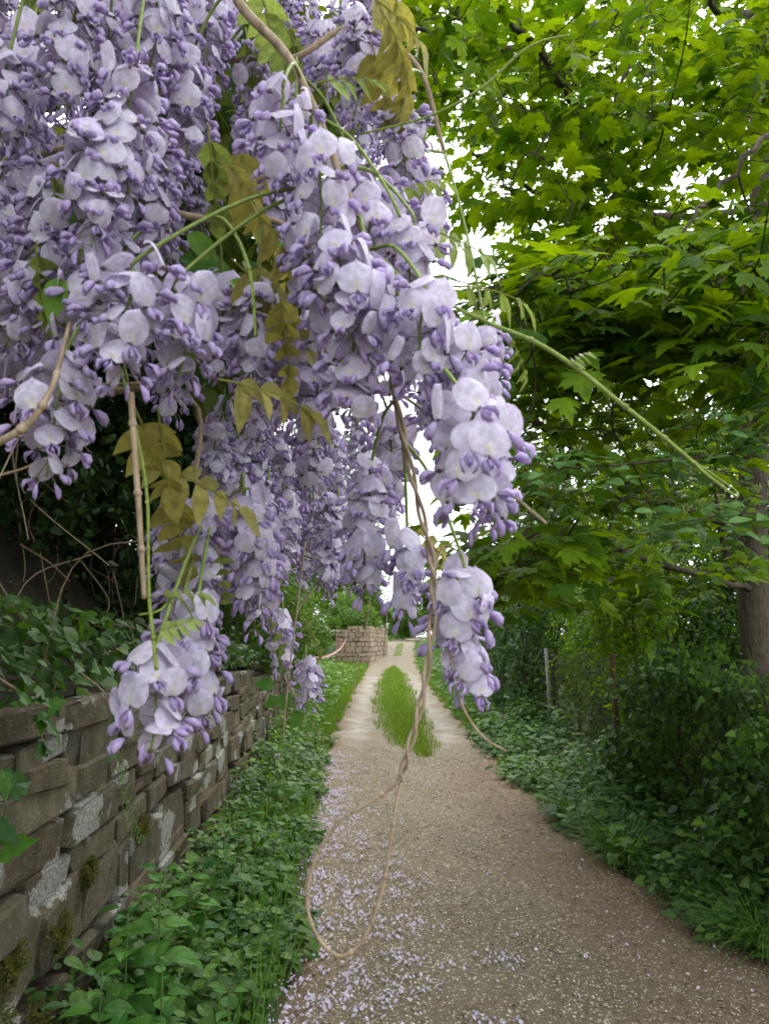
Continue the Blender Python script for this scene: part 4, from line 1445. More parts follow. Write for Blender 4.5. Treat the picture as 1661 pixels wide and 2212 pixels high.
# undergrowth on top of the bank: dim round leaves and ivy
def build_bank_cover():
    n = 5200
    P = np.column_stack([-1.12 - RNG.uniform(0, 1, n) ** 1.6 * 1.6, RNG.uniform(.8, 12, n), np.zeros(n)])
    P[:, 2] = 1.27 + (-1.1 - P[:, 0]) * .3 + RNG.uniform(0, .42, n) * np.clip(1 - (P[:, 1] - 2) / 14, .3, 1)
    ivy = RNG.uniform(size=n) < .5
    mb = Mesher()
    nr = np.column_stack([RNG.normal(.45, .4, n), RNG.normal(-.35, .4, n), RNG.normal(.8, .3, n)])
    dr = np.column_stack([RNG.normal(.5, .6, n), RNG.normal(0, .7, n), RNG.normal(-.5, .4, n)])
    M = frames(dr, nr, RNG.uniform(.035, .085, n))
    C = mixcol((.02, .055, .012), (.07, .15, .02), RNG.uniform(0, 1, n))
    mb.scatter(IVY, M[ivy], P[ivy], C[ivy])
    mb.scatter(ROUND, M[~ivy], P[~ivy], C[~ivy])
    o = mb.build('undergrowth', MAT['leaf'], kind='stuff')
    o['label'] = 'dim ivy and round-leaved weeds crowding the bank above the wall'
    o['category'] = 'undergrowth'
    # bare tangled stems in the dark
    tw = Mesher()
    for _ in range(130):
        y = RNG.uniform(1.0, 6.5)
        a = np.array([RNG.uniform(-2.6, -1.5), y, RNG.uniform(1.5, 3.0)])
        b = a + np.array([RNG.uniform(-.3, .6), RNG.normal(scale=.5), -RNG.uniform(.2, 1.0)])
        b[2] = max(b[2], 1.4)
        tw.tube([a, (a + b) / 2 + RNG.normal(scale=.18, size=3), b], [.006, .003], (.1, .08, .05), 4, smooth=5, cap=False)
    o = tw.build('dead_stems', MAT['wood'], kind='stuff')
    o['label'] = 'tangle of bare dry stems in the dark thicket behind the wall'
    o['category'] = 'stems'


build_bank_cover()


# ivy trailing down the face of the wall
def ivy_trail(label, pts, leaves, size=.075, cols=((.03, .085, .015), (.06, .14, .02))):
    P = np.array(pts)
    t = thing('ivy_vine', label, 'ivy', tuple(P[0]))
    mb = Mesher()
    c = catmull(P, 6)
    mb.tube(c, [.004, .002], (.08, .06, .03), 5)
    mb.build('stem', MAT['wood'], t, smooth=True)
    for i in range(leaves):
        f = (i + .5) / leaves
        p = c[min(len(c) - 1, int(f * len(c)))] + np.array([RNG.uniform(.01, .035), RNG.normal(scale=.05), RNG.normal(scale=.035)])
        d = np.array([RNG.uniform(0, .4), RNG.normal(scale=.9), RNG.uniform(-1, .2)])
        nr = np.array([1.0, -.35, .45]) + RNG.normal(scale=.22, size=3)
        me = IVY_MESH[int(RNG.integers(len(IVY_MESH)))]
        place('leaf', me, frames(d[None], nr[None], np.array([size * RNG.uniform(.6, 1.25)]))[0], p, t)


IVY_MESH = [leaf_mesh('ivy_leaf', IVY, c, MAT['ivy'], .4) for c in ((.025, .075, .014), (.04, .11, .018), (.055, .14, .02))]
ivy_trail('ivy trailing low down the wall face below the stone top', [(-1.0, 2.22, 1.36), (-.985, 2.2, 1.2), (-.98, 2.24, 1.08), (-.98, 2.3, 1.0)], 13, .10)
ivy_trail('ivy tuft spilling over the wall top where stones are darkest', [(-1.1, 2.45, 1.45), (-.99, 2.5, 1.36), (-.975, 2.55, 1.28), (-.98, 2.6, 1.2)], 16, .075)
ivy_trail('short ivy strand hanging beside the loose blossom cluster', [(-1.08, 3.2, 1.42), (-.99, 3.25, 1.33), (-.97, 3.28, 1.22), (-.97, 3.3, 1.1)], 12, .065)
ivy_trail('thin ivy strand creeping along the wall where bramble hangs', [(-1.05, 4.6, 1.36), (-.99, 4.7, 1.28), (-.97, 4.9, 1.2), (-.97, 5.2, 1.16)], 12, .06)


# cleavers scrambling on the stones
def build_cleavers():
    t = thing('cleavers', 'thin pale green weed scrambling down the middle of the wall', 'weed', (-1.0, 3.4, 1.15))
    for k in range(4):
        c = catmull([(-.99, 3.35 + k * .07, 1.18 - k * .05), (-.97, 3.42 + k * .08, 1.0 - k * .05), (-.965, 3.5 + k * .1, .85 - k * .06), (-.96, 3.6 + k * .1, .68 - k * .03)], 6)
        mb = Mesher()
        mb.tube(c, .0015, (.16, .22, .07), 4)
        for p in c[2::2]:
            a = RNG.uniform(0, 6.28, 6)
            d = np.column_stack([np.full(6, .3), np.cos(a), np.sin(a)])
            mb.scatter(DIAMOND, frames(d, np.tile([1., -.3, .3], (6, 1)), np.full(6, .028)) @ np.diag([.45, 1, 1]), np.tile(p, (6, 1)), (.10, .17, .05))
        mb.build('stem', MAT['leaf'], t)


build_cleavers()


# moss cushions on ledges of the wall
def build_moss():
    spots = [(-1.0, 2.45, .42, .10), (-1.0, 2.75, .28, .12), (-1.0, 2.3, .3, .1), (-1.0, 3.0, .5, .07), (-1.0, 3.3, .62, .05), (-1.0, 2.6, .55, .06), (-1.0, 4.1, .6, .07), (-1.0, 2.9, .14, .10)]
    for x, y, z, r in spots:
        n = 900
        d = rand_dir(n)
        P = np.array([x - .02, y, z]) + d * np.array([r * .3, r * 1.5, r * .5]) * RNG.uniform(.3, 1.25, (n, 1)) + np.column_stack([np.zeros(n), np.zeros(n), .03 * np.sin(d[:, 1] * 5)])
        mb = Mesher()
        mb.scatter(DIAMOND, frames(d + RNG.normal(scale=.4, size=(n, 3)), rand_dir(n), np.full(n, .014)), P, mixcol((.05, .055, .012), (.12, .12, .03), RNG.uniform(0, 1, n)))
        o = mb.build('moss', MAT['leaf'], origin=(x, y, z), kind='stuff')
        tag(o, 'cushion of olive moss on a ledge of the stone wall', 'moss', 'moss cushions on the wall')


build_moss()


# ==================================================================  VERGES
def verge(name, label, xa, xb, ya, yb, n, hfun, cols, size, tmpls, mat, lean=(.2, -.3), dens=None):
    """Leafy ground cover filling a strip; hfun(x01, y) gives the plant height."""
    per = 9
    m = n // per
    y = ya + (yb - ya) * RNG.uniform(0, 1, m) ** (dens or 1.5)
    u = RNG.uniform(0, 1, m)
    X = xa(y) + (xb(y) - xa(y)) * u
    big = np.clip(np.exp(RNG.normal(scale=.34, size=m)), .5, 1.65)
    h = hfun(u, y) * np.clip(big * RNG.uniform(.6, 1.3, m), .3, 1.9)
    tone = np.clip(RNG.normal(.42, .28, m), 0, 1)
    kind = RNG.integers(0, len(tmpls), m)
    rp = lambda q: np.repeat(q, per)
    n = m * per
    s = rp(np.interp(y, [2, 6, 12, 30], [size, size, size * 1.25, size * 2]) * big) * RNG.uniform(.55, 1.2, n)
    a = RNG.uniform(0, 6.28, n)
    f = RNG.uniform(.08, 1, n) ** .7
    rad = s * RNG.uniform(.3, 1.5, n) * (1.25 - .6 * f)
    X, y = rp(X) + np.cos(a) * rad, rp(y) + np.sin(a) * rad
    P = np.column_stack([X, y, gz(y) + rp(h) * f])
    nr = np.column_stack([np.cos(a) * .25 + RNG.normal(lean[0] * .6, .25, n), np.sin(a) * .25 + RNG.normal(lean[1] * .6, .25, n), np.ones(n)])
    dr = np.column_stack([np.cos(a), np.sin(a), RNG.uniform(-.7, .35, n)])
    M = frames(dr, nr, s)
    C = mixcol(cols[0], cols[1], np.clip(rp(tone) + RNG.normal(scale=.12, size=n), 0, 1))
    k = rp(kind)
    mb = Mesher()
    for i, tm in enumerate(tmpls):
        mb.scatter(tm, M[k == i], P[k == i], C[k == i])
    st = RNG.choice(n, n // 6, replace=False)
    for i in st[:1500]:
        p = P[i]
        mb.tube([(p[0] + RNG.normal(scale=.02), p[1] + RNG.normal(scale=.02), gz(p[1]) - .02), p], .0015, (.07, .13, .03), 3, cap=False)
    o = mb.build(name, mat, kind='stuff')
    o['label'] = label
    o['category'] = 'undergrowth'


def grass(name, label, pts, hgt, cols, lean=.5, tm=None):
    n = len(pts)
    a = RNG.uniform(0, 6.28, n)
    d = np.column_stack([np.cos(a) * lean, np.sin(a) * lean, np.ones(n)]) + RNG.normal(scale=.15, size=(n, 3))
    nr = np.column_stack([np.cos(a), np.sin(a), np.zeros(n)]) * -1 + (0, 0, .5)
    s = hgt * RNG.uniform(.5, 1.25, n)
    wd = np.interp(pts[:, 1], [3, 10, 30], [.9, 1.0, 1.7]) * .12 / np.maximum(hgt, .05) * np.ones(n)
    M = frames(d, -nr, np.column_stack([s * wd, s, s]))
    mb = Mesher()
    mb.scatter(tm or BLADE, M, pts, mixcol(cols[0], cols[1], RNG.uniform(0, 1, n)))
    o = mb.build(name, MAT['grass'], kind='stuff')
    o['label'] = label
    o['category'] = 'grass'


lL = lambda y: lanes(y)[0]
lR = lambda y: lanes(y)[1]
noise1 = lambda y, s: .5 + .5 * np.sin(y * 2.1 + s) * np.sin(y * 1.27 + 2 * s + 1)
verge('undergrowth', 'low leafy weeds growing between the stone wall and the lane', lambda y: -1.05 + 0 * y, lambda y: lL(y) + .0 + .08 * np.sin(y * 3.3), 2.0, 12, 19000,
      lambda u, y: (.24 - .17 * u) * (.4 + .8 * noise1(y, 1)) + .03, ((.030, .08, .016), (.105, .205, .03)), .047, [OVAL, ROUND, IVY, NETTLE, BRAMBLE], MAT['leaf'], (.25, -.3))
verge('undergrowth', 'pale fresh weeds along the far stretch of the wall', lambda y: -1.1 + 0 * y, lambda y: lL(y) - .25, 8, 34, 6000,
      lambda u, y: (.50 - .35 * u) * (.6 + .6 * noise1(y, 2)), ((.05, .13, .016), (.14, .26, .03)), .05, [OVAL, ROUND], MAT['leaf'], (.2, -.2), 1.2)
verge('undergrowth', 'leafy weeds and ivy rooted along the wire fence side of the lane', lambda y: lR(y) - .10 + .10 * np.sin(y * 2.7) + .06 * np.sin(y * 9), lambda y: lR(y) + 1.0, 3.0, 13, 17000,
      lambda u, y: (.06 + .42 * u) * (.55 + .6 * noise1(y, 4)) + .04, ((.032, .09, .018), (.115, .23, .038)), .05, [OVAL, IVY, ROUND, BRAMBLE, IVY], MAT['leaf'], (-.3, -.35))
verge('undergrowth', 'low green weeds on the verge of the distant hedge side', lambda y: lR(y) - .05, lambda y: lR(y) + 1.4, 11, 60, 6500,
      lambda u, y: (.10 + .6 * u) * (.6 + .6 * noise1(y, 5)), ((.04, .11, .015), (.11, .22, .03)), .055, [OVAL, ROUND], MAT['leaf'], (-.3, -.3), 1.3)


verge('undergrowth', 'pale grassy bank and bushes where the lane bends past the pier', lambda y: lL(y) - 3.5, lambda y: lL(y) + .1, 45, 85, 7000,
      lambda u, y: (1.5 - 1.3 * u) * (.5 + .6 * noise1(y, 6)), ((.06, .14, .02), (.15, .27, .04)), .08, [OVAL, ROUND], MAT['leaf'], (.2, -.3), 1.0)


def strip_pts(n, xa, xb, ya, yb, pw=1.4):
    y = ya + (yb - ya) * RNG.uniform(0, 1, n) ** pw
    x = xa(y) + (xb(y) - xa(y)) * RNG.uniform(0, 1, n)
    return np.column_stack([x, y, gz(y) - .01])


def build_grass():
    p = strip_pts(40000, lambda y: -1.05 + 0 * y, lambda y: lL(y) + .08 * np.sin(y * 2.9) + .05 * np.sin(y * 7.1), 6, 37, 1.2)
    p = p[RNG.uniform(size=len(p)) < np.interp(p[:, 1], [6, 9, 13], [.05, .45, 1])]
    grass('grass', 'lush grass bank between the lane and the far stretch of wall', p, np.interp(p[:, 0] - lL(p[:, 1]), [-1.2, -.3, .1], [.30, .20, .10]), ((.045, .115, .016), (.19, .31, .055)), .55)
    p = strip_pts(1300, lambda y: -.75 + 0 * y, lambda y: lL(y) + .03, 2.2, 9, 1.2)
    p = p[noise1(p[:, 1], 3.2) > .42]
    grass('grass', 'tall thin grass standing among the weeds by the wall', p, .30 * RNG.uniform(.5, 1.2, len(p)), ((.03, .10, .015), (.10, .22, .03)), .35)
    # grass ridge between the wheel tracks
    y = 10.4 + 25 * RNG.uniform(0, 1, 42000) ** 1.2
    L, R = lanes(y)
    c = L + (R - L) * np.interp(y, [10.4, 12, 15, 30], [.60, .56, .50, .5]) + .05 * np.sin(y * .9)
    wd = np.interp(y, [10.6, 11.4, 13, 17, 24, 31, 33, 35.6], [.12, .22, .36, .42, .44, .38, .26, .08]) + .05 * np.sin(y * 2.3) + .03 * np.sin(y * 6.1)
    x = c + wd * np.clip(RNG.normal(scale=.55, size=len(y)), -1.25, 1.25)
    k = RNG.uniform(size=len(y)) < np.interp(y, [10.4, 11.2, 12.5], [.15, .5, .95])
    p = np.column_stack([x, y, gz(y) - .012])[k]
    grass('grass', 'strip of short grass between the two wheel tracks', p, .11 * RNG.uniform(.35, 1.4, len(p)), ((.05, .125, .016), (.21, .32, .06)), .6)
    y = RNG.uniform(44, 62, 900)
    L, R = lanes(y)
    p = np.column_stack([L + (R - L) * (.55 + .1 * RNG.uniform(-1, 1, 900)), y, gz(y)])
    grass('grass', 'small far patch of grass in the lane at the bend', p, .12, ((.09, .2, .02), (.17, .3, .04)), .6)
    p = strip_pts(22000, lambda y: lR(y) - .08 + .08 * np.sin(y * 3.1) + .05 * np.sin(y * 7.7), lambda y: lR(y) + .55, 4.2, 45, 1.0)
    p = p[RNG.uniform(size=len(p)) < np.interp(p[:, 1], [4.2, 8, 12], [.12, .5, 1])]
    grass('grass', 'bright grass fringe along the hedge side of the lane', p, np.interp(p[:, 0] - lR(p[:, 1]), [-.1, .5], [.10, .26]), ((.04, .105, .016), (.17, .29, .05)), .55)
    for i, (x, y, n, h) in enumerate(((2.18, 4.1, 520, .40), (2.02, 5.6, 420, .46), (2.12, 4.85, 200, .32), (2.05, 7.0, 300, .42), (2.2, 6.2, 240, .40))):
        r = np.abs(RNG.normal(scale=.07, size=n))
        a = RNG.uniform(0, 6.28, n)
        p = np.column_stack([x + r * np.cos(a), y + r * 1.6 * np.sin(a), np.full(n, -.01)])
        lab = ['wide arching grass tuft at the broad corner of the lane', 'tall upright grass tuft growing out of the fence-side weeds', 'small grass tuft tucked between two larger ones',
               'loose grass tuft below the rusty fence post', 'ragged grass tuft deep in the fence-side ivy'][i]
        m_ = Mesher()
        d = np.column_stack([np.cos(a) * .55, np.sin(a) * .55, np.ones(n)]) + RNG.normal(scale=.2, size=(n, 3))
        nr = np.column_stack([np.cos(a), np.sin(a), np.zeros(n)]) + (0, 0, -.3)
        s = h * RNG.uniform(.5, 1.2, n)
        m_.scatter(BLADE2, frames(d, nr * -1, np.column_stack([s * .35, s, s])), p, mixcol((.05, .135, .018), (.14, .27, .04), RNG.uniform(0, 1, n)))
        o = m_.build('grass_tuft', MAT['grass'], origin=(x, y, 0))
        tag(o, lab, 'grass')


build_grass()


# ---- nettles: each a plant with a stem and serrated leaves
NET_MESH = [leaf_mesh('nettle_leaf', NETTLE, c, MAT['leaf'], .25) for c in ((.035, .12, .018), (.055, .165, .022), (.075, .20, .028))]


def nettle(label, x, y, h, s=.085, lean=(0, 0)):
    t = thing('nettle', label, 'nettle', (x, y, 0))
    n = max(5, int(h / .05))
    top = np.array([x + lean[0], y + lean[1], h])
    b = np.array([x, y, -.02])
    mb = Mesher()
    mb.tube([b, (b + top) / 2 + (lean[0] * .2, lean[1] * .2, 0), top], [.0045, .003], (.09, .15, .04), 5, smooth=4)
    mb.build('stem', MAT['stem'], t, smooth=True)
    for k in range(n):
        f = (k + 1) / n
        if f < .25:
            continue
        p = b + (top - b) * f
        for sg in (0, math.pi):
            a = k * math.pi / 2 + sg + RNG.normal(scale=.25)
            d = np.array([math.cos(a), math.sin(a), np.interp(f, [.3, 1], [-.45, .25]) + RNG.normal(scale=.12)])
            nr = np.array([-math.cos(a) * .1, -math.sin(a) * .1 - .15, 1.0]) + RNG.normal(scale=.15, size=3)
            q = 1.15 * s * np.interp(f, [.3, .6, 1], [1.0, 1.15, .45]) * RNG.uniform(.85, 1.15)
            off = np.array([math.cos(a), math.sin(a), 0]) * .02
            place('leaf', NET_MESH[int(RNG.integers(3))], frames(d[None], nr[None], np.array([q]))[0], p + off, t)


for lab, x, y, h, s in (
        ('tall nettle standing alone against the lower wall stones', -.70, 3.25, .66, .115), ('broad-leaved nettle rising from the clump below the mossy stones', -.62, 2.25, .52, .125), ('nettle with wide serrated leaves over the weed bed edge', -.42, 2.35, .46, .12),
        ('low nettle between two taller nettles by the wall', -.52, 2.5, .44, .115), ('leafy nettle close to the fallen petals', -.34, 2.55, .36, .105), ('nettle growing tight against the mossy wall stones', -.84, 2.35, .46, .115),
        ('small nettle shaded by the wall foot', -.82, 2.8, .46, .10), ('young nettle behind the broad-leaved clump', -.6, 2.8, .42, .105), ('slender nettle halfway along the weed bed', -.66, 3.8, .50, .10),
        ('bushy nettle pressed to the wall below the lichen', -.78, 3.05, .54, .11), ('short nettle at the edge of the gravel', -.4, 3.0, .30, .085), ('nettle rising behind the tall lone one', -.7, 4.5, .50, .09),
        ('dark nettle at the very foot of the mossy stones', -.86, 2.05, .42, .12), ('spreading nettle beside the densest petal drift', -.40, 2.1, .46, .12), ('nettle far along the weed bed near tall grass', -.62, 5.6, .46, .09),
        ('drooping nettle in the middle of the nettle clump', -.68, 2.05, .48, .125), ('fresh pale nettle leaning out over the gravel', -.28, 2.3, .36, .105), ('nettle half hidden by the broad-leaved clump', -.5, 2.0, .5, .12)):
    nettle(lab, x, y, h, s, (RNG.normal(scale=.03), RNG.normal(scale=.03)))


# dandelion clock
def build_dandelion():
    p = np.array([-.62, 7.4, 0])
    t = thing('dandelion', 'dandelion clock on a thin stalk in the grass bank', 'flower', tuple(p))
    mb = Mesher()
    mb.tube([p - (0, 0, .02), p + (.01, 0, .25), p + (.0, 0, .46)], .003, (.16, .2, .08), 5, smooth=4)
    mb.build('stem', MAT['stem'], t)
    n = 420
    d = rand_dir(n)
    mb = Mesher()
    mb.scatter(DIAMOND, frames(d, rand_dir(n), np.full(n, .028)) @ np.diag([.25, 1, 1]), np.tile(p + (0, 0, .47), (n, 1)), (.62, .62, .58))
    mb.build('seed_head', MAT['petal'], t)


build_dandelion()


# bramble spray hanging beside the wall
def build_bramble():
    c = catmull([(-1.25, 3.2, 1.35), (-1.05, 3.1, 1.9), at(655, 1200, 2.3), at(640, 1330, 2.2), at(615, 1450, 2.1), at(640, 1510, 2.1), at(660, 1560, 2.1)], 6)
    t = thing('bramble', 'thin bramble cane with toothed leaves drooping beside the wall', 'bramble', tuple(c[0]))
    mb = Mesher()
    mb.tube(c, [.004, .0018], (.12, .10, .05), 5)
    mb.build('stem', MAT['wood'], t, smooth=True)
    ms = [leaf_mesh('bramble_leaf', BRAMBLE, cc, MAT['leaf'], .3) for cc in ((.06, .15, .025), (.08, .18, .03))]
    for x, y, s, dx, dz in ((590, 1480, .085, -1, .05), (620, 1500, .08, -.3, -.9), (640, 1490, .08, .4, .8), (640, 1520, .075, .8, -.5), (650, 1540, .08, -.5, -.8), (600, 1510, .07, -.8, -.5), (665, 1560, .07, .6, -.8), (625, 1460, .06, -.2, 1)):
        place('leaf', ms[int(RNG.integers(2))], frames(np.array([[dx, -.1, dz]]), np.array([[.1, -.9, .5]]), np.array([s * .62]))[0], at(x, y, 2.1), t)


build_bramble()


# ==================================================================  FENCE, HEDGE AND SHRUBS, RIGHT
def build_fence():
    ps = [(2.62, 4.2), (2.68, 7.45), (3.12, 11.6), (3.35, 15.5), (3.7, 20)]
    t = thing('wire_fence', 'low wire mesh fence on thin posts along the lane', 'fence', (2.66, 7.45, 0))
    for i, (x, y) in enumerate(ps):
        mb = Mesher()
        r = .028
        mb.tube([(x, y, -.2), (x - .015 * (i % 2), y, .7), (x - .03, y, 1.42)], [r, r, r * .95], (.1, .06, .04), 7)
        o = mb.build('post', MAT['rust'] if i in (0, 1) else MAT['metal'], t, smooth=True)
        o['label'] = 'rusty steel fence post' if i in (0, 1) else 'grey steel fence post'
    mb = Mesher()
    for (x0, y0), (x1, y1) in zip(ps, ps[1:]):
        L = math.hypot(x1 - x0, y1 - y0)
        p = lambda s, z: (x0 + (x1 - x0) * s / L + .012, y0 + (y1 - y0) * s / L, z * (1 + .035 * math.sin(s * 1.7 + x0 * 9)) + .03 * math.sin(s * 2.1))
        step = .085
        for k in range(int(-1.3 / step), int(L / step)):
            for sg in (1, -1):
                a0 = k * step if sg == 1 else k * step + 1.3
                pts = []
                for q in np.linspace(0, 1.3, 7):
                    s = a0 + sg * q
                    if 0 <= s <= L:
                        pts.append(p(s, .05 + q))
                if len(pts) > 1:
                    mb.tube(pts, .0013, (.3, .3, .3), 3, cap=False)
        for z in (.06, .7, 1.36):
            mb.tube([p(s, z) for s in np.linspace(0, L, 5)], .002, (.3, .3, .3), 4, cap=False)
    mb.build('wire_mesh', MAT['wire'], t)


build_fence()


def slab_leaves(n, line, h0, h1, thick, bulge, tmpl, size, cols, mat, seed=0, face=(-1.0, -.35, .45), pw=1.0):
    """Leaves over a hedge-like body whose foot follows a line of (x, y)."""
    rg = np.random.default_rng(seed)
    L = np.array(line, float)
    seg = np.r_[0, np.cumsum(np.hypot(*np.diff(L, axis=0).T))]
    s = rg.uniform(0, 1, n) ** pw * seg[-1]
    x, y = np.interp(s, seg, L[:, 0]), np.interp(s, seg, L[:, 1])
    z = h0 + (h1 * (1 + .12 * np.sin(s * 2.3 + seed) + .08 * np.sin(s * 5.1)) - h0) * rg.uniform(0, 1, n) ** .85
    b = bulge * (np.sin(s * 2.9 + z * 3.1 + seed) + .7 * np.sin(s * 6.3 - z * 5.0) + .4 * np.sin(z * 9 + s * 11))
    x = x - b + np.abs(rg.normal(scale=thick, size=n)) * rg.choice([1, 1, 1, -.25], n)
    P = np.column_stack([x, y, z + gz(y)])
    nr = np.array(face) + rg.normal(scale=.38, size=(n, 3))
    dr = rg.normal(scale=.7, size=(n, 3)) + (-.25, 0, -.9)
    mb = Mesher()
    mb.scatter(tmpl, frames(dr, nr, size * rg.uniform(.55, 1.3, n)), P, mixcol(cols[0], cols[1], rg.uniform(0, 1, n) ** 1.4))
    return mb


def hedge(name, label, cat, line, h0, h1, n, tmpl, size, cols, mat, thick=.35, bulge=.12, seed=0, pw=1.0, stems=14):
    x0, y0 = line[0]
    t = thing(name, label, cat, (x0, y0, float(gz(y0))))
    L = np.array(line, float)
    for k in range(stems):
        mb = Mesher()
        f = random.random()
        q = f * (len(L) - 1)
        i = min(int(q), len(L) - 2)
        b = L[i] + (L[i + 1] - L[i]) * (q - i)
        x, y = b[0] + random.uniform(.05, .4), b[1]
        z = float(gz(y))
        mb.tube([(x, y, z - .1), (x + random.uniform(-.15, .15), y + random.uniform(-.15, .15), z + h1 * .5), (x + random.uniform(-.3, .3), y + random.uniform(-.3, .3), z + h1 * .95)], [.03, .02, .008], (.06, .05, .04), 5, smooth=4)
        mb.build('stem', MAT['dark_bark'], t, smooth=True)
    slab_leaves(n, line, h0, h1, thick, bulge, tmpl, size, cols, mat, seed, pw=pw).build('foliage', mat, t)
    return t


hedge('ivy_hedge', 'tall ivy-covered hedge with glossy dark leaves past the grey post', 'hedge', [(3.0, 11.9), (3.08, 13.2), (3.35, 16.5), (3.7, 20.5)], .1, 2.45, 17000, IVY, .072, ((.020, .052, .012), (.075, .155, .022)), MAT['ivy'], .3, .12, 1)
hedge('ivy_hedge', 'ivy thicket swallowing the wire fence beside the rusty post', 'hedge', [(2.74, 3.2), (2.66, 4.5), (2.70, 6.6), (2.85, 7.3)], .05, 1.3, 17000, IVY, .056, ((.028, .07, .016), (.125, .24, .04)), MAT['ivy'], .28, .2, 2, pw=.9)
hedge('hawthorn_hedge', 'small-leaved shrub hedge rising behind the wire mesh', 'hedge', [(3.3, 8.3), (3.4, 9.5), (3.6, 10.8)], .1, 1.7, 9000, OVAL, .055, ((.025, .07, .012), (.11, .21, .02)), MAT['leaf'], .45, .18, 3)
hedge('hornbeam_hedge', 'yellow-green hedge under the maple boughs with leaves coloured as if backlit', 'hedge', [(3.5, 9.2), (3.6, 11), (3.8, 15)], .3, 2.9, 17000, OVAL, .06, ((.05, .12, .012), (.16, .27, .02)), MAT['maple'], .6, .25, 4)  # leaf colour brightened to stand in for light from behind
hedge('field_hedge', 'long light green hedge running to the far end of lane', 'hedge', [(3.9, 20), (4.6, 30), (5.8, 44), (8.2, 64)], 0, 2.7, 15000, OVAL, .13, ((.035, .095, .015), (.11, .21, .03)), MAT['leaf'], .7, .25, 5)

tree('elm_shrub', 'bright yellow-green shrub leaning over the rusty fence post', 'shrub', (3.05, 7.9, 0), 2.1,
     [((2.95, 7.7, 1.15), (.35, .55, .55), 900), ((2.92, 7.9, 1.75), (.45, .6, .5), 1300), ((3.2, 8.2, 2.25), (.5, .6, .4), 1200)],
     OVAL, .07, (.06, .14, .012), (.17, .28, .02), MAT['maple'], .025, seed=31)
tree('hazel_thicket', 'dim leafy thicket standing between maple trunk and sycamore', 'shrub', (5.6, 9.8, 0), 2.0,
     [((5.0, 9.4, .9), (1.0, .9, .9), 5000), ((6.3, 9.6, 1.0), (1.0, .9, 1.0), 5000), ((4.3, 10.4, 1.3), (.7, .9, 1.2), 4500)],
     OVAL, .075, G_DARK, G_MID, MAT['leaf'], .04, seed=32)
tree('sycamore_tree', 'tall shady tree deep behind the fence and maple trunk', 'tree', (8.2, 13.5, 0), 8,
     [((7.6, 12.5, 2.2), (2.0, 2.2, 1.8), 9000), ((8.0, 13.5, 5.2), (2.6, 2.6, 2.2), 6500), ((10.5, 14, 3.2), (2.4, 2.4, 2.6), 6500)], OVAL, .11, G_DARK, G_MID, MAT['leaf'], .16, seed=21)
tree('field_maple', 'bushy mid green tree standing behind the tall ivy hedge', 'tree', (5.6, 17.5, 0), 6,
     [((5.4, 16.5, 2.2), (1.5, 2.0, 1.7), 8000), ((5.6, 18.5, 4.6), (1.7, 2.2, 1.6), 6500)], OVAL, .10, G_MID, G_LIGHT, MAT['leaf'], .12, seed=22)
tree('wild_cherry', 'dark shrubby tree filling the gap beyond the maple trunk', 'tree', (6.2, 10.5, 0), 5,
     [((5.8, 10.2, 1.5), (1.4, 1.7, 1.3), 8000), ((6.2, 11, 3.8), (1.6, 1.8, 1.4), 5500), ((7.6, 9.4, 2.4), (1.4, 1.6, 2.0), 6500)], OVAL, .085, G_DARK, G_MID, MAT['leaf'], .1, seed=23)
tree('oak_tree', 'broad distant tree showing pale green through the maple boughs', 'tree', (11, 27, 0), 11,
     [((10.5, 26, 4), (3.4, 3, 3.2), 8000), ((11.5, 28, 8.5), (3.6, 3, 3.0), 8000), ((15, 27, 5), (3.2, 3, 4), 7000), ((12, 25, 1.6), (4.5, 2, 1.6), 6000)], OVAL, .17, G_MID, G_YEL, MAT['leaf'], .25, seed=24)
tree('poplar_tree', 'leafy tree beyond the long field hedge, pale green', 'tree', (9.2, 48, .6), 6.5,
     [((8.8, 46, 4.0), (2.2, 3, 2.2), 6000), ((11.5, 50, 5.4), (3.0, 3, 2.6), 6000)], OVAL, .2, G_LIGHT, G_YEL, MAT['leaf'], .2, seed=25)


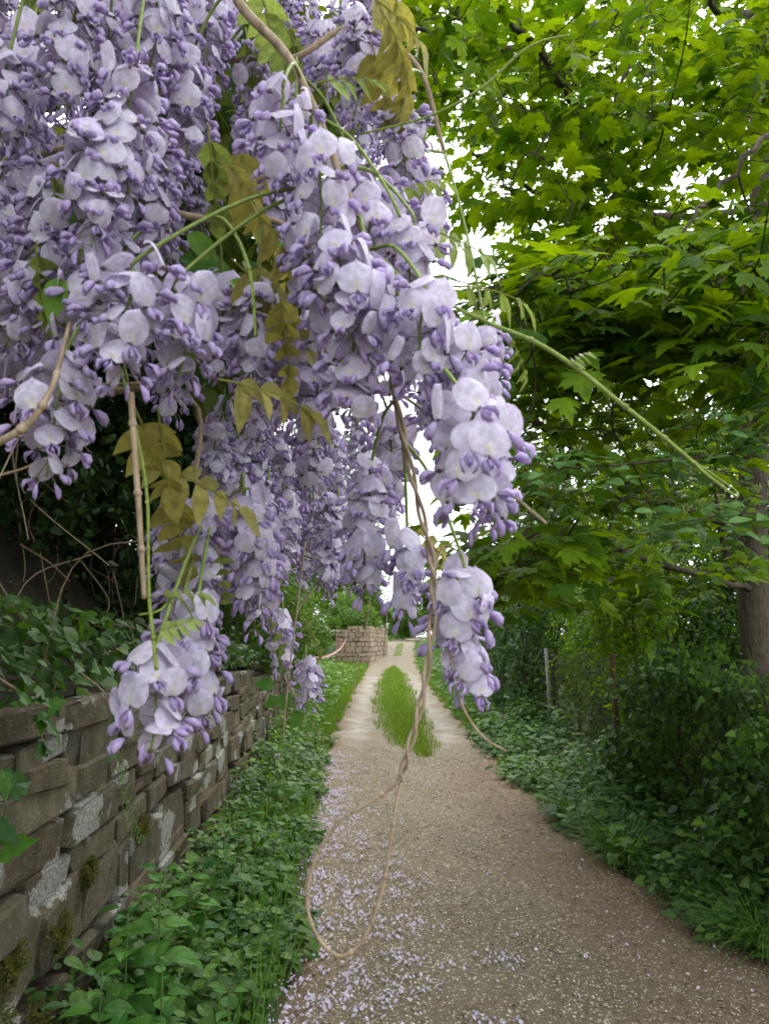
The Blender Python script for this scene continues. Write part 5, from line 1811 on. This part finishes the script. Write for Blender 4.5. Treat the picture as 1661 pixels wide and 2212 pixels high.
# weeping birch seen against the sky
def build_birch():
    base = np.array([6.6, 22.0, 0])
    t = thing('weeping_birch', 'thin weeping birch with hanging twigs against the white sky', 'tree', tuple(base))
    mb = Mesher()
    mb.tube([base - (0, 0, .2), base + (.1, 0, 4), base + (-.1, 0, 8.5), base + (-.5, 0, 12.5)], [.16, .13, .09, .03], (.1, .09, .08), 8, smooth=5)
    mb.build('trunk', MAT['dark_bark'], t, smooth=True)
    lb, lv = Mesher(), Mesher()
    P, D = [], []
    for i in range(20):
        z0 = RNG.uniform(5.5, 12)
        a = RNG.uniform(2.2, 4.4) if i < 14 else RNG.uniform(0, 6.28)
        r = RNG.uniform(1.0, 2.6)
        s = base + (0, 0, z0)
        e = s + np.array([math.cos(a) * r, math.sin(a) * r * .6, RNG.uniform(.2, 1.0)])
        c = catmull([s, (s + e) / 2 + (0, 0, .5), e, e + np.array([math.cos(a) * .3, 0, -.5])], 5)
        lb.tube(c, [.035, .012], (.06, .05, .04), 5, cap=False)
        for k in range(16):
            q = c[RNG.integers(5, len(c))] + RNG.normal(scale=.12, size=3)
            ln = RNG.uniform(.8, 2.6)
            tw = np.array([q, q + (RNG.normal(scale=.1), 0, -ln * .5), q + (RNG.normal(scale=.2), 0, -ln)])
            lb.tube(tw, [.006, .003], (.06, .05, .04), 3, smooth=3, cap=False)
            m = int(ln * 26)
            f = RNG.uniform(0, 1, (m, 1))
            P.append(tw[0] * (1 - f) + tw[2] * f + RNG.normal(scale=.05, size=(m, 3)))
    lb.build('limbs', MAT['dark_bark'], t)
    P = np.vstack(P)
    n = len(P)
    lv.scatter(DIAMOND, frames(RNG.normal(scale=.4, size=(n, 3)) + (0, 0, -1), rand_dir(n), RNG.uniform(.05, .085, n)), P, mixcol(G_MID, G_LIGHT, RNG.uniform(0, 1, n)))
    lv.build('crown', MAT['leaf'], t)


build_birch()


# dogwood: pale oval leaves and flat flower heads reaching in from the fence
def build_dogwood():
    base = np.array([2.5, 2.9, 0])
    t = thing('dogwood_shrub', 'dogwood shrub with pale oval leaves and flat greenish flower heads', 'shrub', tuple(base))
    brs = [([base, base + (-.05, -.1, 1.2), at(1720, 1000, 2.80), at(1560, 985, 2.60), at(1400, 1000, 2.55), at(1250, 1010, 2.50), at(1120, 1005, 2.45)], .012),
           ([base, base + (.0, -.15, 1.0), at(1740, 960, 2.70), at(1640, 940, 2.60), at(1560, 930, 2.55)], .010),
           ([base, base + (.05, -.1, .9), at(1740, 1150, 2.70), at(1620, 1110, 2.60), at(1500, 1125, 2.55), at(1380, 1150, 2.55)], .009),
           ([base, base + (.05, -.1, 1.1), at(1760, 900, 2.70), at(1690, 850, 2.60), at(1640, 800, 2.55)], .009)]
    ms = [leaf_mesh('dogwood_leaf', OVAL, c, MAT['leaf'], .2) for c in ((.11, .23, .07), (.15, .28, .09), (.08, .18, .05))]
    for pts, r in brs:
        c = catmull(pts, 8)
        mb = Mesher()
        mb.tube(c, [r, r * .5, .002], (.10, .07, .05), 5)
        mb.build('branch', MAT['bark'], t, smooth=True)
        for i in range(int(len(c) * .42), len(c)):
            for k in range(4):
                a = RNG.uniform(0, 6.28)
                p = c[i] + RNG.normal(scale=.05, size=3) * (1, 1, .7)
                d = np.array([math.cos(a), math.sin(a) * .8, RNG.uniform(-.6, .15)])
                nr = np.array([-.1, -.35, 1]) + RNG.normal(scale=.25, size=3)
                place('leaf', ms[int(RNG.integers(3))], frames(d[None], nr[None], np.array([RNG.uniform(.05, .085)]))[0], p, t)
            if i % 4 == 0:
                p = c[i] + np.array([RNG.normal(scale=.04), 0, .07])
                fm = Mesher()
                for k in range(14):
                    a, rr = RNG.uniform(0, 6.28), RNG.uniform(.004, .024)
                    e = p + np.array([rr * math.cos(a), rr * math.sin(a), RNG.normal(scale=.003)])
                    fm.tube([p - (0, 0, .03), e], .0009, (.2, .28, .06), 3, cap=False)
                    v, tt = spindle([e - (0, 0, .003), e, e + (0, 0, .004)], [0, .0035, 0], 1, 4)
                    fm.add(v, tt, (.30, .34, .09))
                fm.build('flower_head', MAT['stem'], t)


build_dogwood()


# ==================================================================  LOOSE THINGS ON THE LANE
def build_litter():
    # exposed pebbles
    n = 24000
    y = 2.4 + 9 * RNG.uniform(0, 1, n) ** 1.7
    L, R = lanes(y)
    x = L + (R - L) * RNG.uniform(.02, .98, n)
    d = unit(RNG.normal(size=(n, 3)) * (1, 1, .3))
    v, t = spindle([(0, -.5, 0), (0, -.2, 0), (0, .25, 0), (0, .5, 0)], [0, .36, .33, 0], 1, 5)
    s = RNG.uniform(.005, .014, n) * np.where(RNG.uniform(size=n) < .05, 1.8, 1)
    mb = Mesher()
    tone = RNG.uniform(0, 1, n) ** 1.6
    mb.scatter((v, t), frames(d, np.tile([0, 0, 1.], (n, 1)), np.column_stack([s, s, s * .6])), np.column_stack([x, y, gz(y) + .004 + s * .08]), mixcol((.155, .128, .085), (.62, .575, .46), tone))
    o = mb.build('gravel', MAT['pebble'], kind='stuff', smooth=True)
    o['label'] = 'small rounded pebbles set in the surface of the lane'
    o['category'] = 'gravel'
    # fallen petals, thickest along the wall side
    m = 620
    yc = 2.4 + 8.5 * RNG.uniform(0, 1, m) ** 1.6
    uc = np.abs(RNG.normal(scale=.17, size=m)) * np.interp(yc, [2.4, 4, 7, 11], [1.25, 1.0, .8, .5])
    rep = RNG.integers(1, 14, m)
    y = np.repeat(yc, rep) + RNG.normal(scale=.045, size=rep.sum())
    u = np.abs(np.repeat(uc, rep) + RNG.normal(scale=.018, size=rep.sum()))
    y, u = np.r_[y, 2.4 + 8 * RNG.uniform(0, 1, 240)], np.r_[u, RNG.uniform(0, 1, 240)]
    L, R = lanes(y)
    x = L - .04 + (R - L) * u
    n = len(y)
    v, t, uv = petal_grid(1, .9, 2, 3, .3, .3)
    v = v[:, [0, 2, 1]] * (1, 1, -1)
    a = RNG.uniform(0, 6.28, n)
    d = np.column_stack([np.cos(a), np.sin(a), RNG.uniform(0, .5, n)])
    nr = np.column_stack([RNG.normal(scale=.35, size=n), RNG.normal(scale=.35, size=n), np.ones(n)])
    mb = Mesher()
    mb.scatter((v, t), frames(d, nr, RNG.uniform(.010, .022, n)), np.column_stack([x, y, gz(y) + .012]), mixcol((.58, .53, .68), (.76, .73, .80), RNG.uniform(0, 1, n)))
    o = mb.build('fallen_petals', MAT['petal'], kind='stuff')
    o['label'] = 'drifts of fallen lilac petals along the wall side of the lane'
    o['category'] = 'petals'
    # dry stalks, scraps of leaf and winged maple seeds
    n = 6000
    y = 2.4 + 8 * RNG.uniform(0, 1, n) ** 1.5
    L, R = lanes(y)
    e = np.where(RNG.uniform(size=n) < .45, RNG.beta(.5, .45, n), RNG.beta(3.0, 1.1, n))
    x = L + (R - L) * e
    a = RNG.uniform(0, 6.28, n)
    d = np.column_stack([np.cos(a), np.sin(a), RNG.normal(scale=.08, size=n)])
    s = RNG.uniform(.015, .06, n)
    mb = Mesher()
    wd = np.where(RNG.uniform(size=n) < .6, .10, .5) * .8
    mb.scatter(DIAMOND, frames(d, np.column_stack([RNG.normal(scale=.2, size=(n, 2)), np.ones(n)]), np.column_stack([s * wd, s * (1 - .5 * (wd > .2)), s])), np.column_stack([x, y, gz(y) + .013]), mixcol((.045, .03, .02), (.34, .26, .15), RNG.uniform(0, 1, n)))
    n = 90
    y = 2.6 + 6 * RNG.uniform(0, 1, n)
    L, R = lanes(y)
    x = L + (R - L) * RNG.uniform(.3, 1.0, n)
    a = RNG.uniform(0, 6.28, n)
    d = np.column_stack([np.cos(a), np.sin(a), np.zeros(n)])
    s = RNG.uniform(.02, .04, n)
    mb.scatter(DIAMOND, frames(d, np.tile([0, 0, 1.], (n, 1)), np.column_stack([s * .5, s, s])), np.column_stack([x, y, gz(y) + .015]), mixcol((.16, .24, .03), (.30, .34, .06), RNG.uniform(0, 1, n)))
    o = mb.build('litter', MAT['leaf'], kind='stuff')
    o['label'] = 'dry stalks and leaf scraps scattered over the lane margins'
    o['category'] = 'litter'


build_litter()
